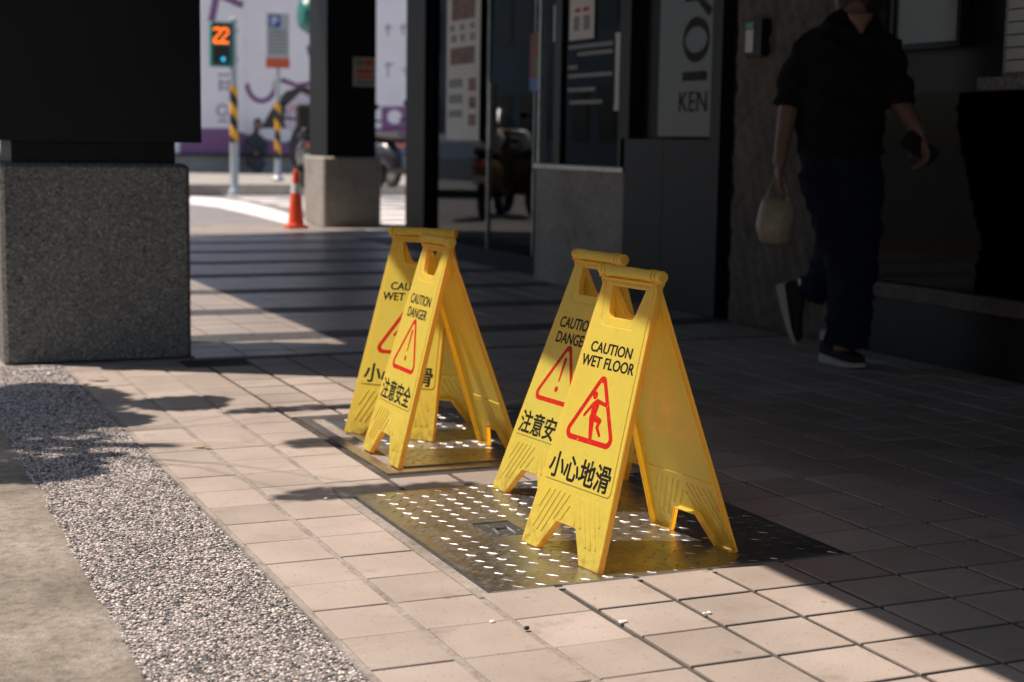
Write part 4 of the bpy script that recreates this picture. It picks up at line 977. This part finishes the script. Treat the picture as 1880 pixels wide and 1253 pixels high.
# ================================================================== hoarding and low wall on the far side
mb = MB(); mb.tbox(20, 110, 164, 166, G1/S, 2.7); lwall = mb.build('low_wall', MT['lowwall'])
tag(lwall, 'grey low wall running below the printed hoarding across the street', 'wall')
mb = MB(); mb.tbox(20, 110, 163.6, 166.2, 2.71, 2.95); mb.build('coping', MT['dark'], lwall)
HV = 165.0
hd = empty('hoarding', M3((45, HV, 2.96))); tag(hd, 'tall white construction hoarding printed with purple ribbons across the street', 'hoarding')
hoff = M3((45, HV, 2.96))
for k in range(9):
    mb = MB(); mb.tbox(20+10*k, 29.97+10*k, HV, HV+0.5, 2.96, 42); mb.v = [tuple(Vector(q)-hoff) for q in mb.v]; mb.build('panel', MT['hoard'], hd)
HN = [0]
def hprint(name, polys_px, mat, depth=0):
    for q in polys_px:
        mb = MB(); pts = [M3(at_v(HV, x, y))-hoff for x, y in q]; k = -0.006-0.003*depth
        vs, fs = flat([[(p.x, p.z) for p in pts]], 0); mb.add([(x, k, y) for x, y, z in vs], fs); mb.build(name, mat, hd)
def ribbon(pts, wdt):
    out_l = []; out_r = []; n = len(pts)
    for i in range(n):
        a = Vector(pts[max(i-1,0)]); b = Vector(pts[min(i+1,n-1)]); d = (b-a).normalized(); nrm = Vector((-d.y, d.x))*wdt/2
        out_l.append(tuple(Vector(pts[i])+nrm)); out_r.append(tuple(Vector(pts[i])-nrm))
    return out_l+out_r[::-1]
def arc(cx, cy, rx, ry, a0, a1, n=14): return [(cx+rx*math.cos(math.radians(a0+(a1-a0)*k/n)), cy+ry*math.sin(math.radians(a0+(a1-a0)*k/n))) for k in range(n+1)]
hprint('lower_band', [[(330,288),(1000,288),(1000,236),(600,236),(560,250),(520,262),(470,252),(420,236),(330,236)]], MT['purple'])
hprint('ribbon', [ribbon([(388,40),(396,0),(402,-40)], 13)], MT['purple'])
hprint('ribbon', [ribbon([(405,-8),(440,8),(446,10)], 12)], MT['purple'])
hprint('ribbon', [ribbon([(452,155)]+arc(480,150,27,36,170,20)+[(506,150),(520,148),(545,158),(580,152)], 9)], MT['purple'])
hprint('ribbon', [ribbon(arc(590,88,22,24,190,70), 10)], MT['purple'])
hprint('brown_shape', [[(478,236),(505,190),(525,168),(555,158),(590,170),(640,210),(640,236)]], MT['brown'])
hprint('pale_panel', [[(522,228),(524,196),(552,170),(578,182),(600,200),(600,240),(560,246),(530,240)]], MT['pink'], 1)
hprint('pink_spot', [circle((537,200), 7, 12), circle((580,200), 6, 12)], plain('blush_print', (0.62,0.36,0.36), 0.6, 0.05, 3), 2)
hprint('purple_mark', [ribbon([(400,138),(425,138)], 4), ribbon([(404,146),(404,168)], 4), ribbon([(421,146),(421,168)], 4), ribbon([(404,152),(421,152)], 4), ribbon([(406,162),(419,162)], 4)], plain('lilac_print', (0.36,0.24,0.38), 0.6, 0.05, 3))
hprint('purple_mark', [ribbon(arc(408,203,9,10,0,340), 4), ribbon([(400,222),(417,222)], 4)], bpy.data.materials['lilac_print'])
hprint('ribbon', [[(700,196),(960,192),(960,236),(700,238)]], MT['purple'])
hprint('round_mark', [circle((724,215), 13)], MT['hoard'], 1)
hprint('purple_mark', [ribbon([(712,44),(712,66)], 3), ribbon([(706,52),(720,50)], 3), ribbon([(740,44),(740,66)], 3), ribbon([(733,52),(748,50)], 3), ribbon([(712,115),(712,142)], 3), ribbon([(706,120),(722,118)], 3), ribbon([(738,128),(752,128)], 3), ribbon([(742,134),(750,140)], 3)], bpy.data.materials['lilac_print'])

# ================================================================== seated person across the street
SD = np.dot(CR[2], np.array([40.5, 162.5, 3.0])-CC)
def K(px, py, dd=0.0): return M3(at_d(SD+dd/S, px, py+8))
sb = K(468, 330); seat = empty('person', sb); tag(seat, 'person in dark clothes sitting on the low wall across the street', 'person')
body = MB()
body.rings([(K(468,y), SIDE, FWD, w_, d_) for y, w_, d_ in ((296,.19,.14),(285,.20,.15),(265,.20,.13),(250,.22,.13),(242,.16,.10),(238,.07,.07))], 18)
limb(body, [K(469,240), K(471,230)], [.06,.055]); body.ball(K(472,222), (.085,.10,.12), 14, 10)
for x0, x1 in ((453,462),(485,484)):
    limb(body, [K(x0,249), K(x0-4 if x0 < 468 else x0+3,266,-.05), K(x1,274,-.25)], [.07,.06,.045]); body.ball(K(471,274,-.27), .05)
for x in (462, 478):
    limb(body, [K(x,292), K(x+3,291,-.42), K(474,312,-.45), K(475,328,-.42)], [.10,.08,.06,.05]); body.ball(K(476,330,-.50), (.06,.11,.045))
body.v = [tuple(Vector(p)-sb) for p in body.v]
remeshed(body, 'body', plain('charcoal_clothes', (0.03,0.032,0.036), 0.85, 0.2, 12), seat, 0.018, 3)
for nm_, c_, r_ in (('face', K(472,223,-.03), (.078,.085,.10)), ('clasped_hands', K(470,274,-.34), (.07,.04,.035))):
    fc = MB(); fc.ball(c_, r_, 12, 8); fc.v = [tuple(Vector(p)-sb) for p in fc.v]; remeshed(fc, nm_, MT['skin'], seat, 0.015, 2)
hh = MB(); hh.ball(K(473,218,.03), (.095,.11,.10), 12, 8); hh.v = [tuple(Vector(p)-sb) for p in hh.v]; remeshed(hh, 'hair', MT['hair'], seat, 0.015, 2)

# ================================================================== scooters
def scooter(loc, rz, label, paint, seatm, extra=None):
    r = empty('parked_scooter', loc, rz); tag(r, label, 'scooter', 'scooters parked across the street')
    for x in (-.62, .62):                                      # wheels in the xz plane, front = +x
        mb = MB(); prof = []
        ring = [((x+.21*math.cos(t), 0, .26+.21*math.sin(t))) for t in np.linspace(0, 2*math.pi, 25)]
        mb.tube(ring, .05, 8, False); wh = mb.build('wheel', MT['rubber'], r, 60)
        mb = MB(); mb.lathe([(.02,-.04),(.15,-.03),(.165,0),(.15,.03),(.02,.04)], 14, Matrix.Translation((x,0,.26)) @ Matrix.Rotation(math.pi/2,4,'X')); mb.build('rim', MT['alu'], wh, 40)
    mb = MB(); mb.rings([((x,0,z),(0,1,0),(0,0,1),wy,wz) for x, z, wy, wz in ((-.88,.66,.03,.04),(-.80,.64,.11,.11),(-.55,.58,.16,.17),(-.25,.52,.17,.20),(-.08,.42,.14,.16),(-.02,.36,.05,.08))], 16); mb.build('rear_body', paint, r, 50)
    mb = MB(); mb.box(-.15,.34,-.15,.15,.26,.33); mb.build('footboard', MT['rubber'], r)
    mb = MB(); mb.rings([((x,0,z),(0,1,0),(.35,0,.94),wy,.035) for x, z, wy in ((.33,.30,.15),(.37,.45,.21),(.43,.65,.22),(.47,.80,.17),(.50,.93,.10))], 16); mb.build('leg_shield', paint, r, 50)
    mb = MB(); mb.rings([((x,0,z),(0,1,0),(0,0,1),wy,wz) for x, z, wy, wz in ((.66,.50,.05,.03),(.62,.53,.09,.05),(.72,.50,.08,.04),(.84,.42,.05,.03))], 12); mb.build('front_mudguard', paint, r, 50)
    mb = MB(); mb.tube([(.60,.0,.28),(.46,0,.92)], .035, 10); mb.build('fork', MT['alu'], r, 50)
    mb = MB(); mb.rings([((x,0,z),(0,1,0),(0,0,1),wy,wz) for x, z, wy, wz in ((.36,1.0,.06,.05),(.42,1.0,.13,.085),(.52,.98,.12,.085),(.58,.95,.05,.05))], 14); hb = mb.build('handlebar_cover', paint, r, 50)
    mb = MB(); mb.tube([(.36,-.34,1.02),(.44,-.12,1.01),(.44,.12,1.01),(.36,.34,1.02)], .018, 8); mb.build('handlebar', MT['rubber'], r, 50)
    mb = MB(); mb.ball((.575,0,.955), (.025,.07,.055), 14, 8); mb.build('headlight', MT['white_paint'], r, 60)
    for s_ in (-1, 1):
        mb = MB(); mb.tube([(.42,.20*s_,1.03),(.45,.27*s_,1.16),(.45,.29*s_,1.20)], .007, 6); mb.ball((.45,.30*s_,1.24), (.018,.06,.045), 12, 8); mb.build('mirror', MT['rubber'], r, 60)
    mb = MB(); mb.rings([((x,0,z),(0,1,0),(0,0,1),wy,wz) for x, z, wy, wz in ((-.86,.80,.05,.03),(-.78,.80,.11,.06),(-.4,.77,.15,.065),(-.05,.74,.12,.06),(.02,.73,.05,.03))], 16); mb.build('seat', seatm, r, 50)
    mb = MB(); mb.ball((-.885,0,.66), (.03,.08,.04), 12, 8); mb.build('tail_light', MT['orangered'], r, 60)
    mb = MB(); mb.box(-.80,-.785,-.09,.09,.40,.52); mb.build('number_plate', MT['white_paint'], r)
    if extra == 'rack': mb = MB(); mb.cbox(-1.12,-.74,-.2,.2,.88,1.2,.03); mb.build('top_box', MT['rubber'], r); mb = MB(); mb.box(-1.124,-1.121,-.09,.02,.90,1.16); mb.build('lime_patch', MT['lime'], r)
    return r
q = at_z(0.85, 562, 349); scooter((q[0]*S, q[1]*S, G1), math.radians(78), 'dark scooter with a top box and lime patch beside the striped sign post', MT['grey_paint'], MT['rubber'], 'rack')
q = at_z(0.85, 738, 352); scooter((q[0]*S, q[1]*S, G1), math.radians(-70), 'dark scooter seen in the gap right of the distant pillar', MT['grey_paint'], MT['rubber'])
q = at_z(0.85, 712, 346); scooter((q[0]*S, (q[1]+4)*S, G1), math.radians(100), 'dark scooter half hidden by the distant pillar edge', MT['grey_paint'], MT['rubber'])

# scooters and a car in the street, hidden by the near pillar and mirrored in the shop glass
def mirrored(px, d): q = at_d(d, px, 300); return (46-q[0])*S, q[1]*S
ylw = plain('yellow_enamel', (0.10,0.055,0.01), 0.5, 0.05, 5)
for px, d, rz, lab in ((905, 104, 122, 'yellow scooter with a white helmet mirrored at the left of the shop door'), (955, 108, 98, 'yellow scooter with a white helmet mirrored at the right of the shop door')):
    x, y = mirrored(px, d); r = scooter((x, y, -0.026), math.radians(rz), lab, ylw, MT['rubber']); r['group'] = 'scooters in the street'
    he = empty('helmet', (x, y, 0.80)); tag(he, lab.replace('yellow scooter with a white helmet', 'white helmet resting on a yellow scooter'), 'helmet', 'helmets on the scooters')
    mb = MB(); mb.ball((0,0,.12), (.14,.13,.13), 18, 12); mb.build('shell', MT['white_paint'], he, 60)
    mb = MB(); mb.ball((.05,0,.10), (.105,.115,.06), 16, 8); mb.build('visor', MT['grey_paint'], he, 60)
def car(loc, rz, label):
    r = empty('parked_car', loc, rz); tag(r, label, 'car')
    P_ = [(-2.2,.35),(-2.22,.75),(-2.05,.95),(-1.3,1.0),(-.75,1.42),(.55,1.46),(1.15,1.02),(2.0,.88),(2.2,.62),(2.2,.32)]
    mb = MB(); vs = []; fs = []; n = len(P_)
    for wy in (-.86, -.78, .78, .86):
        for x, z in P_: k = (1.0 if abs(wy) < .8 else .97); vs.append((x*k, wy*(1.0 if z < 1.0 else .82), .3+(z-.3)*(1.0 if abs(wy) < .8 else .985)))
    for a_ in range(3):
        for i in range(n): j=(i+1)%n; fs.append((a_*n+i, a_*n+j, (a_+1)*n+j, (a_+1)*n+i))
    fs += [tuple(range(n-1,-1,-1)), tuple(3*n+i for i in range(n))]
    mb.add(vs, fs); mb.build('body', plain('silver_paint', (0.34,0.36,0.38), 0.25, 0.03, 3, metal=0.5), r, 30)
    gl = plain('car_glass', (0.015,0.018,0.02), 0.06, 0.1, 2)
    mb = MB(); mb.add([(.60,-.60,1.45),(.60,.60,1.45),(1.14,.72,1.06),(1.14,-.72,1.06)], [(0,1,2,3)]); mb.v = [(x+.03,y,z+.02) for x,y,z in mb.v]; mb.build('windscreen', gl, r)
    for s_ in (-1, 1):
        mb = MB(); mb.add([(-.72,.735*s_,1.38),(.50,.735*s_,1.40),(1.0,.83*s_,1.04),(-1.15,.83*s_,1.04)], [(0,1,2,3)]); mb.v = [(x,y+.02*s_,z) for x,y,z in mb.v]; mb.build('side_window', gl, r)
        mb = MB(); mb.ball((2.12,.62*s_,.70), (.10,.20,.09), 12, 8); mb.build('headlight', MT['white_paint'], r, 60)
        for x in (-1.35, 1.35):
            mb = MB(); mb.lathe([(.05,-.1),(.30,-.1),(.33,-.07),(.33,.07),(.30,.1),(.05,.1)], 20, Matrix.Translation((x,.80*s_,.33)) @ Matrix.Rotation(math.pi/2,4,'X')); wh = mb.build('wheel', MT['rubber'], r, 40)
            mb = MB(); mb.lathe([(.02,-.115),(.2,-.11),(.2,.11),(.02,.115)], 14, Matrix.Translation((x,.80*s_,.33)) @ Matrix.Rotation(math.pi/2,4,'X')); mb.build('rim', MT['alu'], wh, 40)
    return r
x, y = mirrored(850, 150); car((x, y, -0.026), math.radians(-60), 'silver car in the street, mirrored in the shop glass below the menu poster')

# ================================================================== small litter on the ground
def litter(px, py, label, cat, mb, mat, z=0.0012, rz=0.0, name='litter'):
    p = at_z(0, px, py); o = mb.build(name, mat, None, 50, (p[0]*S, p[1]*S, z)); o.rotation_euler.z = rz; tag(o, label, cat); return o
mb = MB(); mb.tube([(-.040,0,.005),(.040,0,.005)], .0042, 8); litter(62, 682, 'white cigarette end lying on the pebble strip by the pillar', 'litter', mb, MT['white_paint'], 0.001, -.25, 'cigarette_end')
mb = MB(); mb.ball((0,0,.007), (.012,.010,.009), 8, 6); litter(91, 691, 'single round white pebble lying loose near the pillar', 'pebble', mb, MT['white_paint'], 0.0, 0, 'loose_pebble')
def leaf_mesh(L_, W_, lift):
    vs = []; fs = []; n = 6
    for i in range(n+1):
        t = i/n; x = (t-.5)*L_; wd = W_*math.sin(math.pi*min(1,max(0,t*.92+.04)))**.8; z = .002+lift*math.sin(math.pi*t)
        vs += [(x,-wd,z+.0015),(x,0,z),(x,wd,z+.0015)]
    for i in range(n): a=3*i; fs += [(a,a+3,a+4,a+1),(a+1,a+4,a+5,a+2)]
    return MB().add(vs, fs)
dry = plain('dry_leaf', (0.36,0.24,0.12), 0.7, 0.2, 60)
litter(181, 700, 'curled dry leaf on the first tile row near the pillar', 'leaf', leaf_mesh(.075,.018,.012), dry, rz=-.3, name='dry_leaf')
litter(370, 823, 'small dry leaf on the sunny tiles left of the signs', 'leaf', leaf_mesh(.055,.012,.006), dry, rz=-.35, name='dry_leaf')
for (x, y, r_, lab) in ((906,1143,.007,'white crumb on the tiles below the front plate corner'), (1146,1144,.008,'white scrap in the tile joint below the front plate'), (1298,1128,.007,'white crumb in the tile joint at the lower right'), (597,917,.007,'white crumb beside the front plate corner')):
    mb = MB()
    for k in range(3): mb.ball((random.uniform(-1,1)*r_, random.uniform(-1,1)*r_*.6, r_*.3), (r_*.8, r_*.5, r_*.35), 6, 4)
    litter(x, y, lab, 'litter', mb, MT['white_paint'], 0.0006, 0, 'white_crumb')
mb = MB(); mb.ball((0,0,.004), (.006,.005,.004), 8, 5); litter(967, 1157, 'tiny black stone in the tile joint below the front plate', 'pebble', mb, MT['rubber'], 0.0, 0, 'black_stone')
mb = MB(); mb.ball((0,0,.004), (.006,.005,.004), 8, 5); litter(88, 1006, 'tiny black stone on the old concrete gutter', 'pebble', mb, MT['rubber'], -0.010, 0, 'black_stone')

# ================================================================== unseen tree added at the left, leaf clumps placed to cast shade on the paving
tr_ = empty('shadow_tree', M3((-9.5, 15, -0.05))); tag(tr_, 'unseen leafy tree added left of the picture to cast shade on the paving', 'tree')
toff = M3((-9.5, 15, -0.05))
mb = MB(); wood = [([(-9.5,15,0),(-9.4,15.1,5),(-9.2,15.3,10),(-8.9,15.6,15),(-9.0,16,22)], [.10,.085,.075,.06,.03])]
def shade(u, v, z): return (u-.43*z, v+.25*z, z)
CL = [((-0.9,15.6),(1.5,2.2),13), ((-1.5,13.2),(0.55,.9),13), ((0.0,13.2),(.6,.7),13), ((1.5,14.55),(.9,.75),13.5), ((-1.8,9.3),(1.0,.85),13.5), ((-.8,10.1),(.5,.22),13.5),
      ((3.2,13.3),(1.2,.28),14.5), ((4.8,13.15),(1.0,.25),15), ((3.0,10.1),(.75,.25),16), ((2.9,9.75),(.6,.16),16), ((2.2,6.35),(1.1,.38),16), ((3.4,6.2),(.7,.3),16)]
for (su, sv), (ru, rv), z in CL:
    o_ = shade(su, sv, z); wood.append(([(-9.0,15.5,14.5), ((o_[0]-9)/2,(o_[1]+15.6)/2, z+1.2), (o_[0]-ru*.6,o_[1],z)], [.012,.003,.002]))
for pts, rad in wood: mb.tube([M3(p)-toff for p in pts], rad, 8)
mb.build('trunk_and_limbs', MT['bark'], tr_, 60)
lf = MB(); LV = [(-.5,0,0),(-.2,-.24,.03),(.15,-.22,.03),(.5,0,-.02),(.15,.22,.03),(-.2,.24,.03)]; LF = [(0,1,2,3),(0,3,4,5)]
def leaf_at(p, sz):
    mm = Matrix.Translation(M3(p)-toff) @ Matrix.Rotation(random.uniform(0,6.28),4,'Z') @ Matrix.Rotation(random.uniform(-.5,.5),4,'X') @ Matrix.Rotation(random.uniform(-.4,.4),4,'Y') @ Matrix.Scale(sz,4)
    lf.add(LV, LF, mm)
for (su, sv), (ru, rv), z in CL:
    n = int(60+330*ru*rv); sz = 0.085 if min(ru, rv) > .5 else 0.05
    for k in range(n):
        t = random.uniform(0, 6.283); q = math.sqrt(random.random()); a = su+ru*q*math.cos(t); b = sv+rv*q*math.sin(t)
        leaf_at(shade(a, b, z+random.uniform(-.5,.5)), sz*random.uniform(.7,1.2))
for k in range(1500):
    t = random.uniform(0, 6.283); ph_ = random.uniform(-1, 1); q = random.random()**.4; c_ = math.sqrt(1-ph_*ph_)
    leaf_at((-12.5+3.2*q*c_*math.cos(t), 18.5+4.2*q*c_*math.sin(t), 20+4.5*q*ph_), 0.1*random.uniform(.7,1.2))
tag(lf.build('crown', MT['leaf'], tr_), None)
